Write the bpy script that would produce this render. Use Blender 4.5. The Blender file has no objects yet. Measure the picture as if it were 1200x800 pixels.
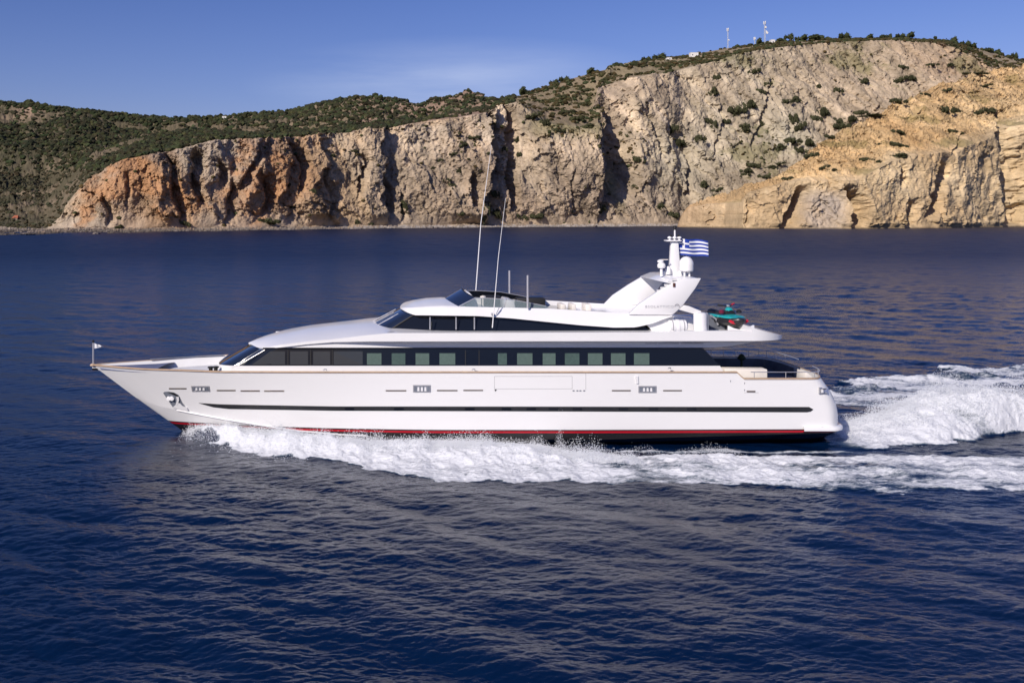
import bpy, bmesh, math, random
import numpy as np
from mathutils import Vector

S = bpy.context.scene
COL = S.collection
R = math.radians
# ------------------------------------------------------------------ camera, sky, sun, exposure
CAM_H, F, PX0, PY0 = 11.5, 1100.0, 440.0, 250.0     # eye height; focal length and level-gaze point of the (cropped) photograph
cam_d = bpy.data.cameras.new('camera'); cam = bpy.data.objects.new('camera', cam_d); COL.objects.link(cam)
cam.location = (0, 0, CAM_H); cam.rotation_euler = (R(90), 0, 0)
cam_d.sensor_width = 36; cam_d.lens = 36 * F / 1200
cam_d.shift_x = (600 - PX0) / 1200; cam_d.shift_y = -(400 - PY0) / 1200
cam_d.clip_start = 0.5; cam_d.clip_end = 12000
S.camera = cam

SUN_EL, SUN_AZ = R(31), R(-141)                      # azimuth measured clockwise from +Y (away from the camera)
world = bpy.data.worlds.new('World'); S.world = world; world.use_nodes = True
nt = world.node_tree; nt.nodes.clear()
w_out = nt.nodes.new('ShaderNodeOutputWorld'); bg = nt.nodes.new('ShaderNodeBackground')
sky = nt.nodes.new('ShaderNodeTexSky'); sky.sky_type = 'NISHITA'; sky.sun_disc = False
sky.sun_elevation = SUN_EL; sky.sun_rotation = SUN_AZ
sky.altitude = 0; sky.air_density = 1.15; sky.dust_density = 0.5; sky.ozone_density = 3.5
# thin cirrus: noise on the direction, stretched along the horizon
tc = nt.nodes.new('ShaderNodeTexCoord'); mp = nt.nodes.new('ShaderNodeMapping'); mp.inputs['Scale'].default_value = (2.2, 2.2, 16)
mp.inputs['Location'].default_value = (1.35, 0.1, 0.55); mp.inputs['Rotation'].default_value = (0, R(2.0), 0)
nz = nt.nodes.new('ShaderNodeTexNoise'); nz.inputs['Scale'].default_value = 1.6; nz.inputs['Detail'].default_value = 6; nz.inputs['Roughness'].default_value = 0.55
rm = nt.nodes.new('ShaderNodeMapRange'); rm.inputs[1].default_value = 0.36; rm.inputs[2].default_value = 0.75; rm.inputs[4].default_value = 0.42
mx = nt.nodes.new('ShaderNodeMix'); mx.data_type = 'RGBA'; mx.inputs['B'].default_value = (7.5, 8.2, 10.0, 1)
nt.links.new(tc.outputs['Generated'], mp.inputs['Vector']); nt.links.new(mp.outputs['Vector'], nz.inputs['Vector'])
nt.links.new(nz.outputs['Fac'], rm.inputs[0]); 
m2 = nt.nodes.new('ShaderNodeMapping'); m2.vector_type = 'POINT'; m2.inputs['Scale'].default_value = (1, 0, 4.5); m2.inputs['Location'].default_value = (-.075, 0, -.62)
ln = nt.nodes.new('ShaderNodeVectorMath'); ln.operation = 'LENGTH'; mk_ = nt.nodes.new('ShaderNodeMapRange'); mk_.inputs[1].default_value = .22; mk_.inputs[2].default_value = .03
mu = nt.nodes.new('ShaderNodeMath'); mu.operation = 'MULTIPLY'
nt.links.new(tc.outputs['Generated'], m2.inputs['Vector']); nt.links.new(m2.outputs['Vector'], ln.inputs[0]); nt.links.new(ln.outputs['Value'], mk_.inputs[0])
nt.links.new(rm.outputs[0], mu.inputs[0]); nt.links.new(mk_.outputs[0], mu.inputs[1]); nt.links.new(mu.outputs[0], mx.inputs['Factor'])
gn = nt.nodes.new('ShaderNodeMix'); gn.data_type = 'RGBA'; gn.blend_type = 'MULTIPLY'; gn.inputs['Factor'].default_value = 1; 
sz_n = nt.nodes.new('ShaderNodeSeparateXYZ'); nt.links.new(tc.outputs['Generated'], sz_n.inputs[0])
el = nt.nodes.new('ShaderNodeMapRange'); el.inputs[1].default_value = 0; el.inputs[2].default_value = .26; nt.links.new(sz_n.outputs['Z'], el.inputs[0])
tn = nt.nodes.new('ShaderNodeMix'); tn.data_type = 'RGBA'; tn.inputs['A'].default_value = (.76, .70, 1.06, 1); tn.inputs['B'].default_value = (.44, .50, .90, 1)
nt.links.new(el.outputs[0], tn.inputs['Factor']); nt.links.new(tn.outputs['Result'], gn.inputs['B'])
nt.links.new(sky.outputs[0], gn.inputs['A']); nt.links.new(gn.outputs['Result'], mx.inputs['A']); nt.links.new(mx.outputs['Result'], bg.inputs['Color'])
bg.inputs['Strength'].default_value = 0.085
nt.links.new(bg.outputs[0], w_out.inputs[0])

sun_d = bpy.data.lights.new('sun', 'SUN'); sun = bpy.data.objects.new('sun', sun_d); COL.objects.link(sun)
sun_d.energy = 4.2; sun_d.angle = R(0.53); sun_d.color = (1.0, 0.90, 0.80)
sd = Vector((math.sin(SUN_AZ) * math.cos(SUN_EL), math.cos(SUN_AZ) * math.cos(SUN_EL), math.sin(SUN_EL)))
sun.rotation_euler = sd.to_track_quat('Z', 'Y').to_euler(); sun.location = (-60, -60, 90)

S.view_settings.view_transform = 'Standard'; S.view_settings.look = 'None'
S.view_settings.exposure = 0.2; S.view_settings.gamma = 1.0; S.view_settings.use_curve_mapping = False
S.cycles.use_denoising = True; S.cycles.max_bounces = 6; S.cycles.caustics_reflective = False; S.cycles.caustics_refractive = False

# ------------------------------------------------------------------ helpers
def lin(h):
    h = h.lstrip('#'); c = [int(h[i:i+2], 16) / 255 for i in (0, 2, 4)]
    return tuple(x / 12.92 if x <= 0.04045 else ((x + 0.055) / 1.055) ** 2.4 for x in c)

def W(px, py, Y):                                    # the point at distance Y that the photograph shows at (px, py)
    return ((px - PX0) * Y / F, Y, CAM_H - (py - PY0) * Y / F)
def Xp(px, Y): return (px - PX0) * Y / F
def Zp(py, Y): return CAM_H - (py - PY0) * Y / F

def tag(o, label=None, cat=None, group=None, kind=None):
    if label: o['label'] = label
    if cat: o['category'] = cat
    if group: o['group'] = group
    if kind: o['kind'] = kind
    return o

def link_mesh(name, me, mat, parent=None):
    o = bpy.data.objects.new(name, me); COL.objects.link(o)
    if mat is not None:
        for m in (mat if isinstance(mat, (list, tuple)) else [mat]): me.materials.append(m)
    if parent is not None: o.parent = parent
    return o

def np_mesh(name, V, Fq, mat, parent=None, smooth=True, attrs=None, colors=None):
    """mesh from numpy arrays; Fq is (n,3) or (n,4)"""
    V = np.asarray(V, dtype=np.float32); Fq = np.asarray(Fq, dtype=np.int32)
    me = bpy.data.meshes.new(name); k = Fq.shape[1]; n = len(Fq)
    me.vertices.add(len(V)); me.vertices.foreach_set('co', V.ravel())
    me.loops.add(n * k); me.loops.foreach_set('vertex_index', Fq.ravel())
    me.polygons.add(n); me.polygons.foreach_set('loop_start', np.arange(0, n * k, k, dtype=np.int32))
    me.polygons.foreach_set('loop_total', np.full(n, k, dtype=np.int32))
    me.polygons.foreach_set('use_smooth', np.full(n, smooth))
    for an, av in (attrs or {}).items():
        a = me.attributes.new(an, 'FLOAT', 'POINT'); a.data.foreach_set('value', np.asarray(av, dtype=np.float32).ravel())
    for an, av in (colors or {}).items():
        a = me.attributes.new(an, 'FLOAT_COLOR', 'POINT')
        av = np.asarray(av, dtype=np.float32).reshape(-1, 3)
        a.data.foreach_set('color', np.hstack([av, np.ones((len(av), 1), np.float32)]).ravel())
    me.update(calc_edges=True); me.validate()
    return link_mesh(name, me, mat, parent)

def grid_faces(nr, nc, flip=False):
    i = np.arange(nr - 1)[:, None] * nc + np.arange(nc - 1)[None, :]
    q = np.stack([i, i + 1, i + nc + 1, i + nc], -1).reshape(-1, 4)
    return q[:, ::-1] if flip else q

class MB:
    """collects faces in world coordinates and links them as one mesh object"""
    def __init__(s): s.v = []; s.f = []
    def add(s, vs, fs):
        b = len(s.v); s.v += [tuple(p) for p in vs]; s.f += [tuple(i + b for i in f) for f in fs]; return s
    def grid(s, rows, close=False):
        nr, nc = len(rows), len(rows[0]); vs = [p for r in rows for p in r]
        fs = [(i*nc+j, i*nc+(j+1) % nc, (i+1)*nc+(j+1) % nc, (i+1)*nc+j) for i in range(nr-1) for j in range(nc if close else nc-1)]
        return s.add(vs, fs)
    def box(s, x0, x1, y0, y1, z0, z1):
        vs = [(x, y, z) for z in (z0, z1) for y in (y0, y1) for x in (x0, x1)]
        return s.add(vs, [(0,2,3,1),(4,5,7,6),(0,1,5,4),(2,6,7,3),(0,4,6,2),(1,3,7,5)])
    def prism(s, pts, y0, y1):                       # outline in x, z given thickness along y
        n = len(pts); vs = [(x, y0, z) for x, z in pts] + [(x, y1, z) for x, z in pts]
        return s.add(vs, [tuple(range(n)), tuple(range(2*n-1, n-1, -1))] + [(i, i+n, (i+1) % n+n, (i+1) % n) for i in range(n)])
    def zprism(s, pts, z0, z1):
        n = len(pts); vs = [(x, y, z0) for x, y in pts] + [(x, y, z1) for x, y in pts]
        return s.add(vs, [tuple(range(n))[::-1], tuple(range(n, 2*n))] + [(i, (i+1) % n, (i+1) % n+n, i+n) for i in range(n)])
    def tube(s, path, r, n=8, r1=None):
        path = [Vector(p) for p in path]; m = len(path); rows = []
        for i, p in enumerate(path):
            d = (path[min(i+1, m-1)] - path[max(i-1, 0)]).normalized()
            a = d.orthogonal().normalized() if abs(d.z) < .95 else Vector((1, 0, 0)); a = (a - d * a.dot(d)).normalized(); b = d.cross(a)
            if abs(d.z) < .95: a = d.cross(Vector((0, 0, 1))).normalized(); b = d.cross(a)
            rr = r if r1 is None else r + (r1 - r) * i / (m - 1)
            rows.append([tuple(p + a * rr * math.cos(2*math.pi*k/n) + b * rr * math.sin(2*math.pi*k/n)) for k in range(n)])
        s.grid(rows, close=True)
        b0 = len(s.v) - m * n
        s.f.append(tuple(b0 + k for k in range(n))[::-1]); s.f.append(tuple(b0 + (m-1)*n + k for k in range(n)))
        return s
    def lathe(s, c, prof, n=20, axis='z'):           # profile of (radius, height)
        rows = []
        for r, h in prof:
            ring = []
            for k in range(n):
                a = 2*math.pi*k/n; u, v = r*math.cos(a), r*math.sin(a)
                ring.append((c[0]+u, c[1]+v, c[2]+h) if axis == 'z' else ((c[0]+h, c[1]+u, c[2]+v) if axis == 'x' else (c[0]+u, c[1]+h, c[2]+v)))
            rows.append(ring)
        s.grid(rows, close=True); b0 = len(s.v) - len(rows)*n
        s.f.append(tuple(b0+k for k in range(n))); s.f.append(tuple(b0+(len(rows)-1)*n+k for k in range(n)))
        return s
    def build(s, name, mat, parent=None, off=(0, 0, 0), bevel=0, sharp=35, smooth=True, weld=True):
        bm = bmesh.new(); vs = [bm.verts.new((p[0]-off[0], p[1]-off[1], p[2]-off[2])) for p in s.v]
        for f in s.f:
            try: bm.faces.new([vs[i] for i in f])
            except ValueError: pass
        if weld: bmesh.ops.remove_doubles(bm, verts=bm.verts, dist=1e-4)
        bmesh.ops.recalc_face_normals(bm, faces=bm.faces)
        if bevel: bmesh.ops.bevel(bm, geom=[e for e in bm.edges if len(e.link_faces) == 2 and e.calc_face_angle(0) > .6], offset=bevel, segments=2, profile=.5, affect='EDGES', clamp_overlap=True)
        me = bpy.data.meshes.new(name); bm.to_mesh(me); bm.free()
        if smooth:
            me.shade_smooth(); me.set_sharp_from_angle(angle=R(sharp))
        return link_mesh(name, me, mat, parent)

def nodes(m): m.use_nodes = True; return m.node_tree.nodes, m.node_tree.links
def mat(name, col, rough=.5, metal=0, noise=0, nscale=3, bump=0, bscale=20, coat=0, trans=0, ior=1.45, alpha=1, spec=.5):
    m = bpy.data.materials.new(name); N, L = nodes(m); b = N['Principled BSDF']
    b.inputs['Base Color'].default_value = (*col, 1); b.inputs['Roughness'].default_value = rough; b.inputs['Metallic'].default_value = metal
    b.inputs['Coat Weight'].default_value = coat; b.inputs['Coat Roughness'].default_value = .05; b.inputs['Transmission Weight'].default_value = trans
    b.inputs['IOR'].default_value = ior; b.inputs['Alpha'].default_value = alpha; b.inputs['Specular IOR Level'].default_value = spec
    tcn = N.new('ShaderNodeTexCoord')
    n1 = N.new('ShaderNodeTexNoise'); n1.inputs['Scale'].default_value = nscale; n1.inputs['Detail'].default_value = 5
    L.new(tcn.outputs['Object'], n1.inputs['Vector'])
    hsv = N.new('ShaderNodeHueSaturation'); hsv.inputs['Color'].default_value = (*col, 1)
    mr = N.new('ShaderNodeMapRange'); mr.inputs[1].default_value = .3; mr.inputs[2].default_value = .7
    mr.inputs[3].default_value = 1 - max(noise, .02); mr.inputs[4].default_value = 1 + max(noise, .02)
    L.new(n1.outputs['Fac'], mr.inputs[0]); L.new(mr.outputs[0], hsv.inputs['Value']); L.new(hsv.outputs[0], b.inputs['Base Color'])
    if bump:
        n2 = N.new('ShaderNodeTexNoise'); n2.inputs['Scale'].default_value = bscale; n2.inputs['Detail'].default_value = 6
        bp = N.new('ShaderNodeBump'); bp.inputs['Strength'].default_value = bump; bp.inputs['Distance'].default_value = .05
        L.new(tcn.outputs['Object'], n2.inputs['Vector']); L.new(n2.outputs['Fac'], bp.inputs['Height']); L.new(bp.outputs[0], b.inputs['Normal'])
    return m

def spectrum_field(N, beta, seed, ax=1.0, ay=1.0):   # tileable 1/f noise, mean 0, deviation 1
    rg = np.random.default_rng(seed)
    kx = np.fft.fftfreq(N) * N * ax; ky = np.fft.fftfreq(N) * N * ay
    k = np.sqrt(kx[None, :]**2 + ky[:, None]**2); k[0, 0] = 1e9
    a = rg.normal(size=(N, N)) + 1j * rg.normal(size=(N, N))
    h = np.fft.ifft2(a / k**beta).real
    return ((h - h.mean()) / h.std()).astype(np.float32)
def samp(f, u, v):                                   # wrapped bilinear; u along columns, v along rows, one tile = 1
    N = f.shape[0]; u = (u % 1.0) * N; v = (v % 1.0) * N
    i = np.floor(u).astype(int); j = np.floor(v).astype(int); a = u - i; b = v - j; i %= N; j %= N; i1 = (i+1) % N; j1 = (j+1) % N
    return (f[j, i]*(1-a)*(1-b) + f[j, i1]*a*(1-b) + f[j1, i]*(1-a)*b + f[j1, i1]*a*b)
def sst(a, b, x): t = np.clip((x - a) / (b - a), 0, 1); return t*t*(3-2*t)
N1 = spectrum_field(512, 1.7, 11); N2 = spectrum_field(512, 1.5, 12); N3 = spectrum_field(512, 1.9, 13); N4 = spectrum_field(512, 1.25, 14); N5 = spectrum_field(512, 2.1, 15)

# ------------------------------------------------------------------ the sea
def ocean(N, L, wdir, beta, cut_lo, cut_hi, rms, seed, chop):
    rg = np.random.default_rng(seed); k1 = 2*np.pi*np.fft.fftfreq(N, L/N); KX, KY = np.meshgrid(k1, k1)
    K = np.sqrt(KX**2 + KY**2); K[0, 0] = 1e-6
    c = (KX*math.cos(wdir) + KY*math.sin(wdir)) / K
    P = K**(-beta) * (0.18 + np.abs(c)**2.5) * np.exp(-(cut_lo/K)**2) * np.exp(-(K/cut_hi)**2); P[0, 0] = 0
    a = (rg.normal(size=(N, N)) + 1j*rg.normal(size=(N, N))) * P
    h = np.fft.ifft2(a).real; s = rms / h.std()
    dx = np.fft.ifft2(-1j*KX/K*a).real * s * chop; dy = np.fft.ifft2(-1j*KY/K*a).real * s * chop
    return (h*s).astype(np.float32), dx.astype(np.float32), dy.astype(np.float32)
OA = ocean(1024, 83.0, R(66), 2.25, 1.0, 13, 0.058, 5, 1.3)
OB = ocean(1024, 23.0, R(98), 1.75, 5.0, 75, 0.0142, 6, 1.25)

def z0(pts):                                         # photograph points that lie on the water, as world X and Y
    p = np.array(pts, float); Y = CAM_H*F/(p[:, 1]-PY0); return (p[:, 0]-PX0)*Y/F, Y
nearO = z0([(226, 509), (236, 518), (260, 522), (330, 536), (420, 551), (500, 560), (600, 564), (700, 567), (850, 571), (1000, 576), (1200, 582), (1500, 590)])
nearI = z0([(226, 500), (330, 502), (450, 505), (560, 508), (620, 520), (680, 532), (760, 540), (850, 537), (960, 531), (1200, 530), (1500, 532)])
pluO = z0([(955, 523), (1000, 526), (1100, 523), (1200, 510), (1350, 500), (1500, 495)])
farO = z0([(900, 462), (975, 453), (1030, 446), (1080, 440), (1120, 436), (1200, 430), (1400, 424), (1600, 420)])
farI = z0([(900, 466), (975, 473), (1040, 478), (1100, 470), (1200, 455), (1400, 440), (1600, 435)])
def wake(X, Y):
    """foam cover (0..1) and heaped height of the wake"""
    n1 = samp(N1, X/31, Y/17); n2 = samp(N2, X/9, Y/5); n3 = samp(N5, X/3.1, Y/2.1); n4 = samp(N4, X/11+.3, Y/2.6)
    n2s = samp(N5, X/9, Y/6)
    foam = np.zeros_like(X); H = np.zeros_like(X)
    # near side band thrown off the bow
    yo = np.interp(X, *nearO) + .35*n2 + .22*n3; yi = np.interp(X, *nearI) + .3*n2 + .15*n3
    x0, x1 = -10.1, 34
    on = sst(x0, x0+1.2, X) * (X < 60)
    thin = np.interp(X, [-9, 4, 12, 20, 45], [1.25, 1.2, 1.0, .90, .80])
    m = sst(0, .55, Y-yo) * sst(0, .9, yi+.4-Y) * on
    foam = np.maximum(foam, m*(thin + .15*n4 + .12*n2))
    cr = np.interp(X, [-9.6, -7, -4, 0, 4, 8, 12, 20, 40], [48.6, 47.3, 45.9, 44.9, 44.3, 43.2, 42.4, 42.0, 41.3])
    hh = np.interp(X, [-10.2, -9.3, -7, -4, -1, 3, 7, 10, 16, 40], [0, .45, .62, .60, .48, .50, .48, .36, .28, .15])
    wd = np.interp(X, [-10, -4, 4, 12, 40], [.55, .9, 1.5, 2.0, 2.4])
    dd = (Y-cr)/wd; prof = np.where(dd < 0, np.exp(-(dd*1.15)**2), np.exp(-(dd*.8)**2))
    H += hh*prof*(1 + .16*n2s + .10*n3)
    # hull-side trickle line
    cl = 45.55 + .12*n2
    foam = np.maximum(foam, .85*np.exp(-((Y-cl)/.22)**2)*sst(9, 12, X)*sst(26, 22, X))
    foam = np.maximum(foam, .9*np.exp(-((Y-45.7)/.5)**2)*np.exp(-((X-16.6)/1.6)**2))
    # stern plume
    yo = np.interp(X, *pluO) + .25*n2; cy = np.interp(X, [22, 30, 40, 60], [49.9, 50.1, 50.6, 51.5])
    up = sst(23.4, 25.0, X)
    hp = np.interp(X, [22.5, 24, 25.5, 27.3, 28.3, 29.4, 31, 35, 42, 60], [.0, .15, .38, .88, 1.3, 1.62, 1.8, 1.65, 1.3, .8])
    wf = np.clip(cy-yo, 1.2, 9); d = np.where(Y < cy, (cy-Y)/wf, (Y-cy)/np.interp(X, [24, 27, 30, 40], [1.6, 2.0, 3.6, 5.6]))
    pr = np.clip(1-d**2, 0, 1)**1.45
    H += hp*pr*(1 + .09*n2s + .03*n3)*sst(0, .25, pr+.05)
    hole = np.exp(-((X-31.0)/2.0)**2 - ((Y-48.6)/.75)**2)
    foam = np.maximum(foam, up*sst(0, .14, pr)*(1.3 + .1*n4 - .62*hole))
    foam = np.maximum(foam, sst(21.5, 23.2, X)*np.exp(-((X-24.3)/1.3)**2)*sst(3.2, 2.2, np.abs(Y-48.9))*.95)
    # far side band
    yo = np.interp(X, *farO) + .5*n2 + .3*n3; yi = np.interp(X, *farI) + .6*n2 + .4*n3
    m = sst(0, .8, yo-Y)*sst(-.3, 1.0, Y-yi)*sst(16, 19, X)
    foam = np.maximum(foam, m*(.84 + .14*n4 + .10*n2))
    H += .28*np.exp(-((Y-yo+1.0)/1.0)**2)*sst(18, 24, X)*(1+.3*n2s)
    # troughs between the bands
    H -= .16*np.exp(-((Y-45.0)/.9)**2)*sst(8, 14, X)
    return np.clip(foam, 0, 1.6), H, n3

def sea():
    far = np.r_[[250.6, 251.5, 253, 256, 259], np.arange(261, 300, .7), np.arange(300, 425, .9)]
    mid = np.arange(425, 592, .36); near = np.r_[np.arange(592, 840, .8), 860, 900, 960, 1050, 1250, 1700, 3000]
    py = np.r_[far, mid, near]; Yr = CAM_H*F/(py-PY0)
    px = np.r_[-70000, -20000, -9000, -3500, -1800, -1100, -700, -450, -300, np.arange(-220, -20, 4), np.arange(-20, 1225, 1.0), np.arange(1228, 1500, 3.5), 1600, 1800, 2300, 3300, 6000, 12000, 30000, 70000]
    T = (px-PX0)/F; X = T[None, :]*Yr[:, None]; Y = np.repeat(Yr[:, None], len(T), 1)
    dY = np.abs(np.gradient(Yr))[:, None]*np.ones_like(X); dX = np.abs(np.gradient(X, axis=1))
    sp = np.minimum(np.maximum(dX, .4*dY), 50)
    wa = 1/(1+(sp/3.2)**2); wb = 1/(1+(sp/.45)**2)
    foam, H, n3 = wake(X, Y)
    gust = .85 + .25*samp(N3, X/160, Y/210)
    calm = 1 - .45*np.clip(foam, 0, 1)
    h = np.zeros_like(X); dx = np.zeros_like(X); dy = np.zeros_like(X)
    for (f, a, b), L, w in ((OA, 83., wa*gust*calm), (OB, 23., wb*gust*calm)):
        h += samp(f, X/L, Y/L)*w; dx += samp(a, X/L, Y/L)*w; dy += samp(b, X/L, Y/L)*w
    fz = np.clip(foam-.35, 0, 1)
    Z = h + H + fz*(.03*n3 + .03*samp(N5, X/1.3, Y/.9) + .04)*np.clip(1.6-sp, 0, 1)
    P = np.stack([X+dx, Y+dy, Z], -1)
    ext = [np.stack([T*r, -r+0*T, 0*T], -1) for r in (6., 60., 900., 9000.)]      # the sheet goes on behind the camera
    P = np.concatenate([P, np.array(ext)], 0); foam = np.concatenate([foam, np.zeros((4, len(T)))], 0)
    m = bpy.data.materials.new('sea_water'); N, L = nodes(m); b = N['Principled BSDF']; out = N['Material Output']
    b.inputs['Base Color'].default_value = (.0006, .0088, .036, 1); b.inputs['IOR'].default_value = 1.333
    geo = N.new('ShaderNodeNewGeometry')
    sx = N.new('ShaderNodeSeparateXYZ'); L.new(geo.outputs['Position'], sx.inputs[0])
    rr = N.new('ShaderNodeMapRange'); rr.inputs[1].default_value = 25; rr.inputs[2].default_value = 260; rr.inputs[3].default_value = .05; rr.inputs[4].default_value = .46
    L.new(sx.outputs['Y'], rr.inputs[0]); L.new(rr.outputs[0], b.inputs['Roughness'])
    n1 = N.new('ShaderNodeTexNoise'); n1.inputs['Scale'].default_value = 8.0; n1.inputs['Detail'].default_value = 6; n1.inputs['Roughness'].default_value = .62
    mpn = N.new('ShaderNodeMapping'); mpn.inputs['Scale'].default_value = (1, 1.5, 1); mpn.inputs['Rotation'].default_value = (0, 0, R(15))
    L.new(geo.outputs['Position'], mpn.inputs[0]); L.new(mpn.outputs[0], n1.inputs['Vector'])
    n1b = N.new('ShaderNodeTexNoise'); n1b.inputs['Scale'].default_value = .8; n1b.inputs['Detail'].default_value = 5
    L.new(mpn.outputs[0], n1b.inputs['Vector'])
    ad = N.new('ShaderNodeMath'); ad.operation = 'MULTIPLY_ADD'; ad.inputs[1].default_value = 5.0
    L.new(n1b.outputs['Fac'], ad.inputs[0]); L.new(n1.outputs['Fac'], ad.inputs[2])
    bp = N.new('ShaderNodeBump'); bp.inputs['Strength'].default_value = .26; bp.inputs['Distance'].default_value = .055
    L.new(ad.outputs[0], bp.inputs['Height']); L.new(bp.outputs[0], b.inputs['Normal'])
    # far chop, finer than the mesh rows there: tilts the surface normal, fading in with distance
    fn = N.new('ShaderNodeTexNoise'); fn.inputs['Scale'].default_value = .33; fn.inputs['Detail'].default_value = 4
    fm = N.new('ShaderNodeMapping'); fm.inputs['Scale'].default_value = (.6, .5, 1); L.new(geo.outputs['Position'], fm.inputs[0]); L.new(fm.outputs[0], fn.inputs['Vector'])
    fs_ = N.new('ShaderNodeVectorMath'); fs_.operation = 'SUBTRACT'; fs_.inputs[1].default_value = (.5, .5, .5); L.new(fn.outputs['Color'], fs_.inputs[0])
    fk = N.new('ShaderNodeMapRange'); fk.inputs[1].default_value = 110; fk.inputs[2].default_value = 330; fk.inputs[3].default_value = 0; fk.inputs[4].default_value = .42; L.new(sx.outputs['Y'], fk.inputs[0])
    fv = N.new('ShaderNodeVectorMath'); fv.operation = 'MULTIPLY'; fv.inputs[1].default_value = (1, 1, 0); L.new(fs_.outputs[0], fv.inputs[0])
    fx = N.new('ShaderNodeVectorMath'); fx.operation = 'SCALE'; L.new(fv.outputs[0], fx.inputs[0]); L.new(fk.outputs[0], fx.inputs['Scale'])
    fa_ = N.new('ShaderNodeVectorMath'); fa_.operation = 'ADD'; L.new(fx.outputs[0], fa_.inputs[0]); L.new(geo.outputs['Normal'], fa_.inputs[1])
    fo_ = N.new('ShaderNodeVectorMath'); fo_.operation = 'NORMALIZE'; L.new(fa_.outputs[0], fo_.inputs[0]); L.new(fo_.outputs[0], bp.inputs['Normal'])
    # foam: cover attribute against streaky noise
    at = N.new('ShaderNodeAttribute'); at.attribute_name = 'foam'
    mf = N.new('ShaderNodeMapping'); mf.inputs['Scale'].default_value = (.55, 1.25, 1.25); L.new(geo.outputs['Position'], mf.inputs[0])
    n2 = N.new('ShaderNodeTexNoise'); n2.inputs['Scale'].default_value = 2.9; n2.inputs['Detail'].default_value = 9; n2.inputs['Roughness'].default_value = .68; n2.inputs['Distortion'].default_value = .5
    L.new(mf.outputs[0], n2.inputs['Vector'])
    s1 = N.new('ShaderNodeMath'); s1.operation = 'MULTIPLY_ADD'; s1.inputs[1].default_value = 1.0
    L.new(at.outputs['Fac'], s1.inputs[0]); L.new(n2.outputs['Fac'], s1.inputs[2])
    ms = N.new('ShaderNodeMapRange'); ms.interpolation_type = 'SMOOTHSTEP'; ms.inputs[1].default_value = 1.04; ms.inputs[2].default_value = 1.52
    L.new(s1.outputs[0], ms.inputs[0])
    fo = N.new('ShaderNodeBsdfPrincipled'); fo.inputs['Roughness'].default_value = .75; fo.inputs['Base Color'].default_value = (.70, .72, .76, 1)
    fo.inputs['Specular IOR Level'].default_value = .25
    b2 = N.new('ShaderNodeBump'); b2.inputs['Strength'].default_value = .9; b2.inputs['Distance'].default_value = .12
    n3n = N.new('ShaderNodeTexNoise'); n3n.inputs['Scale'].default_value = 5.5; n3n.inputs['Detail'].default_value = 8; n3n.inputs['Roughness'].default_value = .7
    L.new(mf.outputs[0], n3n.inputs['Vector']); L.new(n3n.outputs['Fac'], b2.inputs['Height']); L.new(b2.outputs[0], fo.inputs['Normal'])
    # aerated water: pale green-blue body between the foam threads
    aer = N.new('ShaderNodeMapRange'); aer.inputs[1].default_value = .35; aer.inputs[2].default_value = 1.1
    L.new(at.outputs['Fac'], aer.inputs[0])
    mc = N.new('ShaderNodeMix'); mc.data_type = 'RGBA'; mc.inputs['A'].default_value = (.0006, .0088, .036, 1); mc.inputs['B'].default_value = (.10, .15, .19, 1)
    L.new(aer.outputs[0], mc.inputs['Factor']); L.new(mc.outputs['Result'], b.inputs['Base Color'])
    mix = N.new('ShaderNodeMixShader'); L.new(ms.outputs[0], mix.inputs[0]); L.new(b.outputs[0], mix.inputs[1]); L.new(fo.outputs[0], mix.inputs[2])
    L.new(mix.outputs[0], out.inputs['Surface'])
    o = np_mesh('sea', P.reshape(-1, 3), grid_faces(*P.shape[:2], flip=True), m, attrs={'foam': foam})
    tag(o, 'dark blue sea with small waves and white wake foam', None, None, 'structure')
sea()

# ------------------------------------------------------------------ the coast
def crv(pts): p = np.array(pts, float); return lambda x: np.interp(x, p[:, 0], p[:, 1])
shore = crv([(-400, 273), (0, 272.6), (60, 272.4), (200, 271.2), (300, 269.8), (400, 268.2), (500, 267.1), (600, 266.3), (700, 265.7), (780, 265.2), (1000, 264.5), (1500, 264)])
edge = crv([(-400, 268), (0, 268), (52, 270), (60, 264), (70, 255), (76, 240), (86, 228), (105, 208), (130, 196), (145, 189), (180, 181), (215, 173), (250, 165), (330, 162), (400, 156),
            (450, 151), (500, 142), (540, 138), (570, 133), (590, 122), (606, 120), (640, 146), (690, 153), (706, 140), (714, 98), (740, 91), (780, 86), (830, 74), (880, 61), (930, 53), (970, 49),
            (1040, 47), (1100, 51), (1130, 60), (1165, 78), (1200, 86), (1300, 110), (1500, 150)])
skyl = crv([(-400, 118), (-60, 118), (0, 121), (25, 123), (36, 119.5), (46, 124), (80, 128), (130, 133), (200, 139), (250, 137), (300, 133), (340, 130), (400, 121), (440, 120), (490, 125),
            (508, 118), (530, 116), (555, 121), (572, 122), (590, 119), (606, 114), (620, 108), (650, 98), (700, 84), (750, 73), (800, 66), (850, 57), (900, 50.5), (960, 46.5), (1040, 45.5),
            (1100, 48), (1130, 53), (1165, 62), (1200, 71), (1300, 92), (1500, 130)])
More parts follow.
